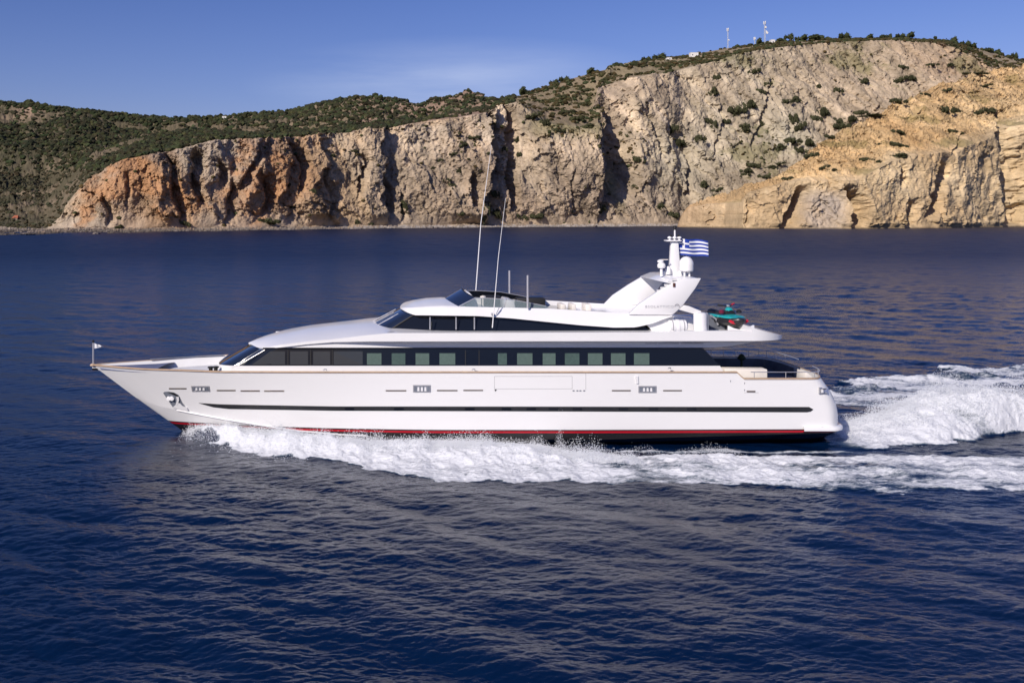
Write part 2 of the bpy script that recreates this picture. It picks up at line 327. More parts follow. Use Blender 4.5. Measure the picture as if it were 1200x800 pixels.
# gullies: (x, y) down the centre line, width and depth in pixels of the photograph; each has a steep left wall
GUL = [([(188, 182), (200, 212), (207, 238), (209, 258)], 11, 17), ([(220, 174), (226, 205), (230, 236)], 12, 18), ([(256, 190), (260, 212)], 8, 12), ([(274, 214), (268, 240), (261, 269)], 11, 13),
       ([(304, 163), (289, 196), (275, 235)], 9, 10), ([(300, 205), (309, 225), (304, 246)], 13, 15), ([(334, 164), (348, 190), (353, 222)], 10, 11), ([(382, 205), (388, 232), (382, 266)], 9, 9),
       ([(425, 180), (422, 225)], 6, 8), ([(446, 210), (452, 246)], 8, 10), ([(569, 128), (575, 165), (573, 210)], 8, 12), ([(588, 118), (592, 160), (590, 205), (594, 240)], 11, 18), ([(554, 205), (557, 240)], 9, 12),
       ([(706, 84), (712, 150), (713, 190), (712, 228)], 24, 27), ([(782, 150), (803, 190), (808, 226)], 7, 10), ([(121, 228), (126, 268)], 8, 10), ([(150, 205), (146, 240)], 6, 5),
       ([(470, 225), (474, 258)], 5, 6), ([(665, 200), (668, 250)], 5, 3), ([(850, 120), (838, 180)], 6, 5), ([(905, 90), (880, 170)], 7, 6), ([(760, 130), (775, 180)], 6, 5)]
HGUL = [([(934, 222), (925, 245), (915, 269)], 14, 17), ([(990, 222), (999, 240), (997, 269)], 13, 19), ([(1051, 196), (1053, 214)], 6, 10), ([(1092, 194), (1094, 222), (1086, 248)], 13, 19),
        ([(1064, 240), (1062, 267)], 10, 12), ([(1164, 132), (1170, 200), (1176, 265)], 19, 26), ([(1120, 160), (1112, 176)], 6, 5), ([(874, 235), (876, 268)], 5, 4), ([(1188, 235), (1192, 266)], 12, 14)]
def gully(PX, PY, lst):
    d = np.zeros_like(PX); nn = samp(N1, PX/150, PY/120)*2.6 + samp(N3, PX/70, PY/50)*1.6
    for pts, w, dep in lst:
        p = np.array(pts, float); c = np.interp(PY, p[:, 1], p[:, 0]) + nn
        t = (PX-c)/w; env = sst(p[0, 1]-8, p[0, 1]+10, PY)*sst(p[-1, 1]+10, p[-1, 1]-5, PY)
        prof = np.where(t < 0, 0, np.clip(1.25-t/1.25, 0, 1)); prof *= sst(-.02, .12, t)
        d = np.maximum(d, dep*prof*env)
    return d
def facets(u, v, seed):
    """planar rock facets: a tilted plane per jittered cell, one cell per unit"""
    rg = np.random.default_rng(seed); M = 64; jx, jy, hh, gx, gy = (rg.uniform(-.5, .5, (M, M)) for _ in range(5))
    iu, iv = np.floor(u).astype(int), np.floor(v).astype(int); bd = np.full(u.shape, 9.); out = np.zeros(u.shape)
    for a in (-1, 0, 1):
        for b in (-1, 0, 1):
            cu, cv = iu+a, iv+b; k = (cv % M, cu % M); du = u-(cu+.5+.9*jx[k]); dv = v-(cv+.5+.9*jy[k]); d = du*du+dv*dv; m = d < bd
            out = np.where(m, hh[k]*1.2+gx[k]*du*2.2+gy[k]*dv*2.2, out); bd = np.where(m, d, bd)
    return out
def rock_facets(X, Z, lean=.45):
    wx, wz = samp(N1, X/70, Z/70)*.25, samp(N3, X/60+.5, Z/60)*.25
    return 2.6*facets((X+Z*lean)/26+wx, Z/40+wz, 1) + 1.3*facets((X+Z*lean)/11+wz, Z/17+wx, 2) + .6*facets((X-Z*.3)/4.6, Z/6.5+wx, 3)
def ramp(x, xs, cols):
    cols = np.array(cols); return np.stack([np.interp(x, xs, cols[:, k]) for k in range(3)], -1)
def rock_colour(PX, PY, n_lo, n_mid, n_hi, base, alt, amt):
    t = np.clip(.5 + amt*(.6*n_lo + .5*n_mid), 0, 1)[..., None]
    c = base*(1-t) + alt*t
    return c*np.clip(1 + .10*n_hi + .07*n_mid, .6, 1.4)[..., None]

def stone_material(name, bstr):
    m = bpy.data.materials.new(name); N, L = nodes(m); b = N['Principled BSDF']; b.inputs['Roughness'].default_value = .95; b.inputs['Specular IOR Level'].default_value = .15
    at = N.new('ShaderNodeAttribute'); at.attribute_name = 'tint'; geo = N.new('ShaderNodeNewGeometry')
    n = N.new('ShaderNodeTexNoise'); n.inputs['Scale'].default_value = .22; n.inputs['Detail'].default_value = 9; n.inputs['Roughness'].default_value = .72
    mpp = N.new('ShaderNodeMapping'); mpp.inputs['Rotation'].default_value = (0, R(28), 0); mpp.inputs['Scale'].default_value = (1, .8, .45)
    L.new(geo.outputs['Position'], mpp.inputs[0]); L.new(mpp.outputs[0], n.inputs['Vector'])
    mr = N.new('ShaderNodeMapRange'); mr.inputs[1].default_value = .3; mr.inputs[2].default_value = .7; mr.inputs[3].default_value = .72; mr.inputs[4].default_value = 1.22
    L.new(n.outputs['Fac'], mr.inputs[0]); mm = N.new('ShaderNodeMix'); mm.data_type = 'RGBA'; mm.blend_type = 'MULTIPLY'; mm.inputs['Factor'].default_value = 1
    L.new(at.outputs['Color'], mm.inputs['A']); L.new(mr.outputs[0], mm.inputs['B']); L.new(mm.outputs['Result'], b.inputs['Base Color'])
    bp = N.new('ShaderNodeBump'); bp.inputs['Strength'].default_value = bstr; bp.inputs['Distance'].default_value = 2.2
    L.new(n.outputs['Fac'], bp.inputs['Height']); L.new(bp.outputs[0], b.inputs['Normal'])
    return m
stone = stone_material('weathered_rock', .42)
TER = []                                             # (points, photo x, photo y) of every sheet, for standing plants on them
def project(P): return PX0 + F*P[..., 0]/P[..., 1], PY0 + (CAM_H-P[..., 2])*F/P[..., 1]

def main_sheet():
    px = np.r_[np.arange(-400, -20, 5), np.arange(-20, 1225, .85), np.arange(1225, 1500, 4)]; nc = len(px)
    ps, pe, pk = shore(px), edge(px), skyl(px)
    k = np.ones(9)/9; sm = lambda a: np.convolve(np.pad(a, 4, 'edge'), k, 'valid')
    Dw = CAM_H*F/(ps-PY0)                                                    # waterline
    kn = np.array([60, 188, 220, 258, 300, 338, 384, 448, 571, 591, 702, 786]); dn = np.interp(kn, [60, 200, 300, 400, 500, 600, 700, 790], [614, 632, 662, 722, 762, 800, 822, 850])
    xs_, ds_ = [-400., 0., 50.], [616., 616., 614.]
    for a_, b_, da, db in zip(kn[:-1], kn[1:], dn[:-1], dn[1:]): xs_ += [a_+3., b_-1.]; ds_ += [da*.5+(da*.8+db*.2)*.5, da*.45+db*.55]
    xs_ += [800., 1500.]; ds_ += [862., 880.]
    Db = np.maximum(np.interp(px, [-400, 0, 60, 200, 300, 400, 500, 600, 700, 790, 800, 1500], [616, 616, 614, 632, 662, 722, 762, 800, 822, 850, 862, 880]), Dw+6)
    step_ = lambda q: np.interp(q, xs_, ds_)-np.interp(q, [-400, 0, 60, 200, 300, 400, 500, 600, 700, 790, 800, 1500], [616, 616, 614, 632, 662, 722, 762, 800, 822, 850, 862, 880])
    Dt = Db + np.interp(px, [-400, 40, 80, 300, 480, 560, 640, 700, 720, 800, 900, 1000, 1200, 1500], [8, 8, 14, 26, 30, 30, 26, 26, 62, 95, 135, 165, 190, 200])
    Dk = np.interp(px, [-400, 0, 60, 300, 500, 570, 600, 640, 700, 760, 850, 1000, 1200, 1500], [1500, 1450, 1400, 1350, 1250, 1060, 1000, 1010, 1040, 1080, 1110, 1130, 1180, 1200])
    zb = np.interp(px, [0, 60, 400, 800], [1.7, 1.6, 2.0, 2.4])                   # height where the beach meets the rock
    pb = PY0 + (CAM_H-zb)*F/Db
    rows = []                                                                # (photo y, distance, part: 0 beach 1 face 2 top)
    for t in np.linspace(-1.2, 1, 16): rows.append((np.where(t < 0, ps+(-t)*3, ps+(pb-ps)*t), Dw+(Db-Dw)*t, 0))
    for t in np.linspace(0, 1, 330)[1:]: rows.append((pb+(pe-pb)*t, Db+(Dt-Db)*(t**np.interp(px, [0, 700, 800, 1500], [1.15, 1.15, 1.0, 1.0])), 1+0*t))
    for t in np.linspace(0, 1, 230)[1:]: rows.append((pe+(pk-pe)*t, Dt+(Dk-Dt)*t**.95, 2))
    PY = np.array([r[0] for r in rows]); D = np.array([r[1] for r in rows]); part = np.array([r[2] for r in rows])[:, None]*np.ones_like(PY)
    PX = np.repeat(px[None, :], len(rows), 0)
    X = (PX-PX0)*D/F; Z = CAM_H-(PY-PY0)*D/F
    nr = len(rows); vv = np.zeros(nr); vv[16:345] = np.linspace(0, 1, 329); vv[345:] = 1
    face = (part == 1)*1.0; 
    tf = np.repeat(vv[:, None], nc, 1)
    rel = np.clip((Z-1.6)/9, 0, 1)
    sl = Z*np.interp(PX, [0, 400, 700, 1000], [.10, .25, .45, .55])
    r1 = 1-np.abs(samp(N1, (X+sl)/260, Z/420))*1.3; r2 = 1-np.abs(samp(N2, (X+sl*1.2)/95, Z/190+.3))*1.2; n4 = samp(N4, (X+sl)/60, Z/70); n3 = samp(N3, X/500, Z/400)
    r3 = 1-np.abs(samp(N3, (X-sl*.8)/42, Z/75))*1.1
    big = np.interp(PX, [0, 60, 350, 500, 700, 900], [0, 8, 9, 6, 6, 9])
    fade = rel*np.where(part == 2, np.clip(1-(D-Dt[None, :])/90, 0, 1), 1)
    fade *= np.interp(PX, [40, 75], [0.15, 1])
    disp = fade*(.60*big*r1 + .20*big*r2 + .6*r3 + .35*n4 + 1.15*rock_facets(X, Z) - big*.4)
    mpp_ = D/F
    wob = samp(N1, PX/240, PY/170)*4.5 + samp(N3, PX/120+.4, PY/60)*5 + (PY-215)*.13*np.sin(PX/37.)
    disp -= fade*.8*step_(PX+wob)*(PX < 700)
    disp -= fade*gully(PX, PY, GUL)*mpp_*1.55
    # ledges near the top of the left cliff, and the buttress
    disp += fade*10*sst(2, 40, Z)*sst(612, 640, PX)*sst(708, 696, PX)*sst(125, 165, PY)*(part == 1)
    Y = D - disp
    X = (PX-PX0)*D/F + disp*.12
    top = (part == 2)*1.0
    hn = samp(N2, X/420, D/420)*4.5 + samp(N4, X/130, D/130)*2.0 + samp(N1, X/900, D/600)*5
    spur = 1-np.abs(samp(N3, (X+D*.5)/900, D/1500))*1.2
    away = np.clip((D-Dt[None, :])/160, 0, 1)*top*np.clip((Dk[None, :]-D)/60, 0, 1)
    Z = Z + away*(hn + 8*spur*np.clip((Dk-Dt)/500, 0, 1)) + (part == 1)*rel*samp(N4, X/35, Z/35+.5)*.7
    Z = Z + (part == 0)*(.55*samp(N2, X/45, D/12) + .35*samp(N4, X/14, D/8))*np.clip((Z+2)/2, 0, 1)
    P = np.stack([X, Y, Z], -1)
    # back slope beyond the skyline
    back = []
    for q, dz in ((40, 3), (120, 25), (350, 110), (700, 240)):
        b = P[-1].copy(); b[:, 0] *= (b[:, 1]+q)/b[:, 1]; b[:, 1] += q; b[:, 2] -= dz; back.append(b)
    P = np.concatenate([P, np.array(back)], 0)
    # base colours
    nA, nB, nC = samp(N1, X/330, Z/300), samp(N2, (X+sl)/80, Z/120), samp(N4, X/28, Z/40)
    base = ramp(PX, [60, 150, 320, 380, 480, 600, 720, 850, 1200], [(.42, .34, .25), (.40, .28, .185), (.38, .255, .17), (.42, .31, .21), (.40, .32, .24), (.41, .32, .24), (.40, .325, .25), (.40, .33, .25), (.41, .34, .26)])
    alt = ramp(PX, [60, 150, 320, 400, 520, 700, 850, 1200], [(.47, .43, .37), (.27, .21, .17), (.28, .17, .11), (.46, .34, .22), (.47, .40, .32), (.48, .39, .29), (.40, .35, .27), (.42, .31, .22)])
    c = rock_colour(PX, PY, nA, nB, nC, base, alt, .65)
    c = c*(1 + .16*samp(N3, (X+sl*1.6)/38, Z/160))[..., None]
    g = (sst(225, 175, PY)*sst(150, 190, PX)*sst(360, 280, PX)*np.clip(.6+.4*nB, 0, 1))[..., None]; c = c*(1-.6*g) + np.array((.235, .195, .165))*.6*g
    stain = (np.clip(nA*1.2-.5, 0, 1)*sst(330, 370, PX)*sst(620, 520, PX)*sst(190, 150, PY))[..., None]; c = c*(1-.5*stain) + np.array((.50, .30, .13))*.5*stain
    blond = (np.exp(-((PX-925)/34)**2-((PY-160)/30)**2)*.85 + np.exp(-((PX-795)/35)**2-((PY-185)/40)**2)*.6)[..., None]; c = c*(1-blond) + np.array((.44, .41, .33))*blond
    cr_ = np.clip(np.abs(samp(N2, (X+sl*1.3)/75, Z/95))*9-.15, 0, 1)[..., None]; c = c*(.80+.20*cr_)
    # grassy patches on the ledges of the big face
    vg = np.clip(samp(N2, X/150+.2, Z/110)*1.1 + samp(N4, X/30, Z/26)*.6 - 1.25, 0, 1)*sst(740, 820, PX)*.6
    vg = np.maximum(vg, sst(600, 640, PX)*sst(715, 690, PX)*sst(172, 150, PY)*(part > 0)*.65)
    vg = np.maximum(vg, np.exp(-((PX-727)/7)**2-((PY-215)/28)**2)*.7)
    vg = np.maximum(vg, sst(0.2, .9, samp(N2, X/90, Z/60))*.3*sst(235, 255, PY))[..., None]
    c = c*(1-vg) + np.array((.17, .165, .075))*vg
    topc = ramp(PX, [0, 300, 560, 700, 1200], [(.066, .062, .036), (.15, .12, .075), (.19, .15, .10), (.22, .18, .11), (.26, .21, .145)])
    tw = (np.clip(.5+.5*samp(N2, X/230, D/160), 0, 1)*np.clip(.5+.4*nC, 0, 1))[..., None]
    topc = topc*(1-tw*.5) + np.array((.29, .215, .15))*tw*.55
    gb = (np.clip(.5+.9*samp(N3, (X+sl)/120+.3, Z/90), 0, 1)*sst(560, 380, PX)*.55)[..., None]; c = c*(1-gb) + np.array((.44, .38, .31))*gb
    ru = (np.clip(samp(N1, (X+sl)/110+.7, Z/70)*1.1-.2, 0, 1)*sst(420, 300, PX)*.68)[..., None]; c = c*(1-ru) + np.array((.45, .24, .115))*ru
    c = c*np.array((.965, .94, .88))*(1+.10*sst(420, 300, PX))[..., None]
    tt = (top*sst(0, 14, D-Dt[None, :]))[..., None]
    tt = np.maximum(tt, sst(58, 44, PX)[..., None]*(part > 0)[..., None])
    c = c*(1-tt) + topc*tt
    reddish = (sst(.3, 1.0, samp(N1, X/250, D/200+.4))*top*sst(330, 400, PX)*sst(600, 560, PX))[..., None]; c = c*(1-.6*reddish) + np.array((.30, .20, .15))*.6*reddish
    rockbump = np.exp(-((PX-30)/14)**2-((PY-127)/7)**2)[..., None]; c = c*(1-rockbump)+np.array((.36, .25, .18))*rockbump
    bt = ((Z < 1.9+.5*nC)*(PX < 840))[..., None]*1.0; bcol = ramp(PX, [0, 150, 360, 460], [(.15, .125, .10), (.20, .165, .13), (.28, .24, .20), (.42, .38, .34)]); c = c*(1-bt)+bcol*bt
    wet = (Z < .55)[..., None]*1.0; c = c*(1-.45*wet)
    c = np.concatenate([c, np.repeat(c[-1:], 4, 0)], 0)
    o = np_mesh('cliffs', P.reshape(-1, 3), grid_faces(P.shape[0], nc), stone, colors={'tint': np.clip(c, .01, .9)})
    tag(o, 'rocky coastal cliffs with green hills rising behind them', kind='structure')
    q = P[:nr]; a, b = project(q); TER.append((q, a, b, part))
main_sheet()

def headland():
    px = np.r_[np.arange(794, 1225, .8), np.arange(1226, 1500, 4)]; nc = len(px)
    sh = crv([(794, 266), (850, 267), (872, 267.8), (1000, 268), (1100, 267.3), (1200, 265.5), (1500, 265)])
    ed = crv([(794, 265), (800, 252), (808, 243), (830, 240), (868, 238), (878, 226), (900, 219), (935, 212), (1000, 212), (1040, 190), (1070, 183), (1110, 178), (1150, 165), (1180, 150), (1230, 140), (1500, 130)])
    sk = crv([(794, 264), (800, 250), (808, 241), (830, 232), (870, 222), (905, 211), (918, 199), (930, 190), (960, 168), (990, 150), (1012, 141), (1040, 126), (1070, 112), (1110, 97), (1150, 86), (1200, 77), (1300, 62), (1500, 50)])
    ps, pe, pk = sh(px), ed(px), sk(px); pk = np.minimum(pk, pe-.5)
    Dw = CAM_H*F/(ps-PY0); Dt = Dw + np.interp(px, [794, 872, 1000, 1200, 1500], [4, 7, 10, 20, 30]); Dk = Dt + np.interp(px, [794, 830, 900, 960, 1040, 1200, 1500], [4, 14, 26, 60, 110, 190, 240])
    rows = []
    for t in np.linspace(-.06, 1, 190): rows.append((ps+(pe-ps)*t, Dw+(Dt-Dw)*np.clip(t, 0, 1)**.9, 1))
    for t in np.linspace(0, 1, 190)[1:]: rows.append((pe+(pk-pe)*t, Dt+(Dk-Dt)*t, 2))
    PY = np.array([r[0] for r in rows]); D = np.array([r[1] for r in rows]); part = np.array([r[2] for r in rows])[:, None]*np.ones_like(PY)
    PX = np.repeat(px[None, :], len(rows), 0); X = (PX-PX0)*D/F; Z = CAM_H-(PY-PY0)*D/F
    sl = Z*.3
    r1 = 1-np.abs(samp(N1, (X+sl)/170+.2, Z/260))*1.3; r2 = 1-np.abs(samp(N2, (X+sl)/55, Z/80))*1.2; n4 = samp(N4, X/42, Z/30)
    strat = samp(N3, X/260, (Z-X*.18)/24)
    fade = np.clip(Z/4, .25, 1)*np.interp(PX, [794, 815], [.15, 1])
    tb_ = sst(190, 245, np.arange(len(rows)))[:, None]*np.ones_like(PX)
    disp = fade*(2.6*r1 + .5*r2 + .15*n4 + .9*rock_facets(X, Z, -.2) - 1.8 + tb_*(1.0*np.abs(strat) + 1.6*(1-np.abs(samp(N2, X/48, Z/22))) + .7*n4 - 1.5) + (part == 1)*.15*strat)
    disp += fade*4.5*sst(874, 879, PX)
    disp -= fade*gully(PX, PY, HGUL)*D/F*2.0
    Y = D-disp; Zn = Z + (part == 2)*(samp(N4, X/60, D/50)*1.3)*np.clip((D-Dt[None, :])/12, 0, 1)
    P = np.stack([X, Y, Zn], -1)
    back = []
    for q, dz in ((12, 3), (50, 30)):
        b = P[-1].copy(); b[:, 0] *= (b[:, 1]+q)/b[:, 1]; b[:, 1] += q; b[:, 2] -= dz; back.append(b)
    P = np.concatenate([P, np.array(back)], 0)
    nA, nB, nC = samp(N1, X/260, Z/200), samp(N2, X/70, Z/60), samp(N4, X/26, Z/24)
    base = ramp(PX, [794, 870, 950, 1100, 1200], [(.47, .33, .21), (.50, .37, .22), (.52, .385, .23), (.54, .40, .24), (.53, .42, .27)])
    alt = ramp(PX, [794, 870, 1000, 1200], [(.43, .33, .24), (.54, .45, .31), (.56, .46, .31), (.58, .48, .33)])
    c = rock_colour(PX, PY, nA, nB, nC, base, alt, .5)
    pale = (sst(205, 228, PY)*.5*(.6+.4*np.clip(nB, 0, 1)))[..., None]; c = c*(1-pale)+np.array((.55, .47, .34))*pale
    lil = (np.exp(-((PX-964)/26)**4-((PY-247)/22)**4)*np.clip(.85+.2*nB, 0, 1))[..., None]; c = c*(1-lil)+np.array((.41, .375, .35))*lil
    c *= (1+.05*strat*(part == 2))[..., None]
    vg = (np.clip(samp(N2, X/90+.4, Z/26)*.8+samp(N4, X/22, Z/12)*.5-.75, 0, 1)*(part == 2)*.6)[..., None]; c = c*(1-vg)+np.array((.20, .185, .085))*vg
    wet = (Z < 1.0)[..., None]*1.0; c = c*(1-.4*wet)
    c = np.concatenate([c, np.repeat(c[-1:], 2, 0)], 0)
    tm = np.clip(tb_+.15, 0, 1)[..., None]; tm = np.concatenate([tm, np.repeat(tm[-1:], 2, 0)], 0); c = c*(np.array((.95, .90, .82))*(1-tm)+np.array((.94, .82, .65))*tm)
    o = np_mesh('headland', P.reshape(-1, 3), grid_faces(P.shape[0], nc), stone, colors={'tint': np.clip(c, .01, .9)})
    tag(o, 'warm ochre rock headland with vertical sea cuts', kind='structure')
    nr = len(rows); q = P[:nr]; a, b = project(q); TER.append((q, a, b, part))
headland()

def on_land(px, py, which=None):
    """nearest visible-ish terrain point the photograph shows at (px, py)"""
    best = None
    for k in ([1, 0] if which is None else [which]):
        q, a, b, _ = TER[k]; d = (a-px)**2+(b-py)**2; i = int(np.argmin(d)); dd = d.flat[i]
        p = q.reshape(-1, 3)[i]
        if dd < 6: return Vector([float(t) for t in p])
        if best is None or dd < best[0]: best = (dd, p)
    return Vector([float(t) for t in best[1]])

# ------------------------------------------------------------------ vegetation
def ico(sub):
    bm = bmesh.new(); bmesh.ops.create_icosphere(bm, subdivisions=sub, radius=1); v = np.array([x.co[:] for x in bm.verts]); f = np.array([[y.index for y in x.verts] for x in bm.faces]); bm.free(); return v, f
ICO1, ICO2 = ico(1), ico(2)
def leaf_material(name):
    m = bpy.data.materials.new(name); N, L = nodes(m); b = N['Principled BSDF']; b.inputs['Roughness'].default_value = .9; b.inputs['Specular IOR Level'].default_value = .1
    at = N.new('ShaderNodeAttribute'); at.attribute_name = 'tint'; geo = N.new('ShaderNodeNewGeometry')
    n = N.new('ShaderNodeTexNoise'); n.inputs['Scale'].default_value = .9; n.inputs['Detail'].default_value = 5; L.new(geo.outputs['Position'], n.inputs['Vector'])
    mr = N.new('ShaderNodeMapRange'); mr.inputs[1].default_value = .3; mr.inputs[2].default_value = .7; mr.inputs[3].default_value = .6; mr.inputs[4].default_value = 1.35
    L.new(n.outputs['Fac'], mr.inputs[0]); mm = N.new('ShaderNodeMix'); mm.data_type = 'RGBA'; mm.blend_type = 'MULTIPLY'; mm.inputs['Factor'].default_value = 1
    L.new(at.outputs['Color'], mm.inputs['A']); L.new(mr.outputs[0], mm.inputs['B']); L.new(mm.outputs['Result'], b.inputs['Base Color'])
    return m
leafm = leaf_material('foliage'); bark = mat('bark', (.10, .075, .05), .9, noise=.2)
rng = np.random.default_rng(77)
def crowns(name, pts, rad, cols, label, squash=.72):
    """many far-off bushes that read as one mass"""
    v, f = ICO1; n = len(pts); m = len(v)
    sc = rad[:, None]*np.stack([rng.uniform(.8, 1.35, n), rng.uniform(.8, 1.3, n), squash*rng.uniform(.8, 1.25, n)], -1)
    a = rng.uniform(0, 6.28, n); V = v[None]*(1+rng.normal(0, .17, (n, m, 1)))
    x = V[..., 0]*np.cos(a)[:, None]-V[..., 1]*np.sin(a)[:, None]; y = V[..., 0]*np.sin(a)[:, None]+V[..., 1]*np.cos(a)[:, None]
    V = np.stack([x, y, V[..., 2]], -1)*sc[:, None, :] + pts[:, None, :] + np.array([0, 0, 1.0])*(rad*squash*.45)[:, None, None]
    Fc = (f[None]+(np.arange(n)*m)[:, None, None]).reshape(-1, 3)
    o = np_mesh(name, V.reshape(-1, 3), Fc, leafm, smooth=False, colors={'tint': np.repeat(cols, m, 0)})
    return tag(o, label, kind='stuff')
q, a, b, part = TER[0]
r0 = np.where(part[:, 0] == 2)[0]
def pick(n, x0, x1, dens):
    cols = np.where((a[100] > x0) & (a[100] < x1))[0]; out = []
    ii = rng.choice(r0, n*6); jj = rng.choice(cols, n*6)
    keep = rng.uniform(size=n*6) < dens(a[ii, jj], b[ii, jj], q[ii, jj]); ii, jj = ii[keep][:n], jj[keep][:n]
    return q[ii, jj], a[ii, jj], b[ii, jj]
def leafcol(n, base, var=.25, warm=.0):
    c = np.array(base)[None]*rng.uniform(1-var, 1+var, (n, 1)); c[:, 0] *= 1+rng.uniform(-.15, .25+warm, n); return c
def dens_left(px, py, p):
    nse = samp(N2, p[:, 0]/330, p[:, 1]/260); d = np.clip(.75+.5*nse, .12, 1)
    d *= np.where(px < 330, 1, np.interp(px, [330, 600], [.75, .42]))
    low = (px < 130)*sst(195, 215, py); return d*(1-.45*low)
P1, A1, B1 = pick(18000, -150, 600, dens_left)
rad1 = rng.uniform(1.3, 3.3, len(P1))*np.interp(P1[:, 1], [600, 1400], [.75, 1.25])
g = np.where((rng.uniform(size=len(P1)) < .4)[:, None], leafcol(len(P1), (.046, .056, .024)), leafcol(len(P1), (.034, .036, .020)))
jj = rng.choice(np.where((a[100] > -60) & (a[100] < 600))[0], 900); ii = rng.integers(q.shape[0]-14, q.shape[0], 900)
P1 = np.concatenate([P1, q[ii, jj]]); A1 = np.r_[A1, a[ii, jj]]; B1 = np.r_[B1, b[ii, jj]]; rad1 = np.r_[rad1, rng.uniform(1.5, 4.5, 900)]; g = np.concatenate([g, leafcol(900, (.035, .042, .019))])
lowm = (A1 < 140) & (B1 > 200); rad1[lowm] *= .7; g[lowm] = leafcol(lowm.sum(), (.052, .050, .028))
crowns('woodland', P1, rad1, g, 'dense green pine and scrub woodland covering the hills')
P2, A2, B2 = pick(2600, 585, 1235, lambda px, py, p: np.clip(.6+.5*samp(N2, p[:, 0]/120, p[:, 1]/60), .1, 1))
crowns('ridge_scrub', P2, rng.uniform(1.3, 3.2, len(P2)), leafcol(len(P2), (.045, .050, .022), .3, .3), 'low dark scrub along the top of the big cliff', .6)
# buttress slope scrub plus scattered tufts on the rock faces
fr = np.where(part[:, 0] == 1)[0]
def face_pick(n, fn):
    ii = rng.choice(fr, n*8); jj = rng.integers(40, a.shape[1]-60, n*8)
    keep = rng.uniform(size=n*8) < fn(a[ii, jj], b[ii, jj], q[ii, jj]); ii, jj = ii[keep][:n], jj[keep][:n]; return q[ii, jj]
def dens_face(px, py, p):
    cl = sst(.9, 1.9, samp(N2, p[:, 0]/150+.2, p[:, 2]/110)+.5*samp(N4, p[:, 0]/50, p[:, 2]/50))
    return np.maximum(cl*np.interp(px, [60, 400, 780, 900, 1200], [.10, .12, .5, .55, .3]), .75*sst(610, 630, px)*sst(712, 700, px)*sst(168, 150, py)*sst(.0, .5, samp(N2, p[:, 0]/60, p[:, 2]/30)+.25)) + .012
P3 = face_pick(1300, dens_face)
crowns('cliff_scrub', P3, rng.uniform(.7, 1.9, len(P3)), leafcol(len(P3), (.058, .060, .026), .3, .3), 'small tufts of scrub scattered over the rock faces', .75)

def shrub_mesh(seed, blobs, leaves):
    rg = np.random.default_rng(seed); v, f = ICO2; V = []; Fc = []; C = []; n = 0
    for _ in range(blobs):
        c = rg.normal(0, [.50, .38, .24]); c[2] = abs(c[2])+.10; r = rg.uniform(.18, .42)
        vv = v*(1+rg.normal(0, .13, (len(v), 1)))*r*np.array([1, 1, .8])+c; V.append(vv); Fc.append(f+n); n += len(vv)
        col = np.array((.046, .048, .024))*rg.uniform(.75, 1.35); C.append(np.repeat(col[None], len(vv), 0))
        for _k in range(leaves):
            d = rg.normal(size=3); d /= np.linalg.norm(d); p = c+d*r*rg.uniform(.9, 1.35)*np.array([1, 1, .85]); s = rg.uniform(.05, .13)
            V.append(p+rg.normal(0, s, (3, 3))); Fc.append(np.array([[n, n+1, n+2]])); n += 3; C.append(np.repeat((col*rg.uniform(.7, 1.5))[None], 3, 0))
    return np.concatenate(V), np.concatenate(Fc), np.concatenate(C)
def as_mesh(name, VFC, m=leafm):
    o = np_mesh(name, VFC[0], VFC[1], m, smooth=False, colors={'tint': VFC[2]}); me = o.data; bpy.data.objects.remove(o); return me
SHR = [as_mesh('shrub', shrub_mesh(k, 10+k % 3, 30)) for k in range(6)]
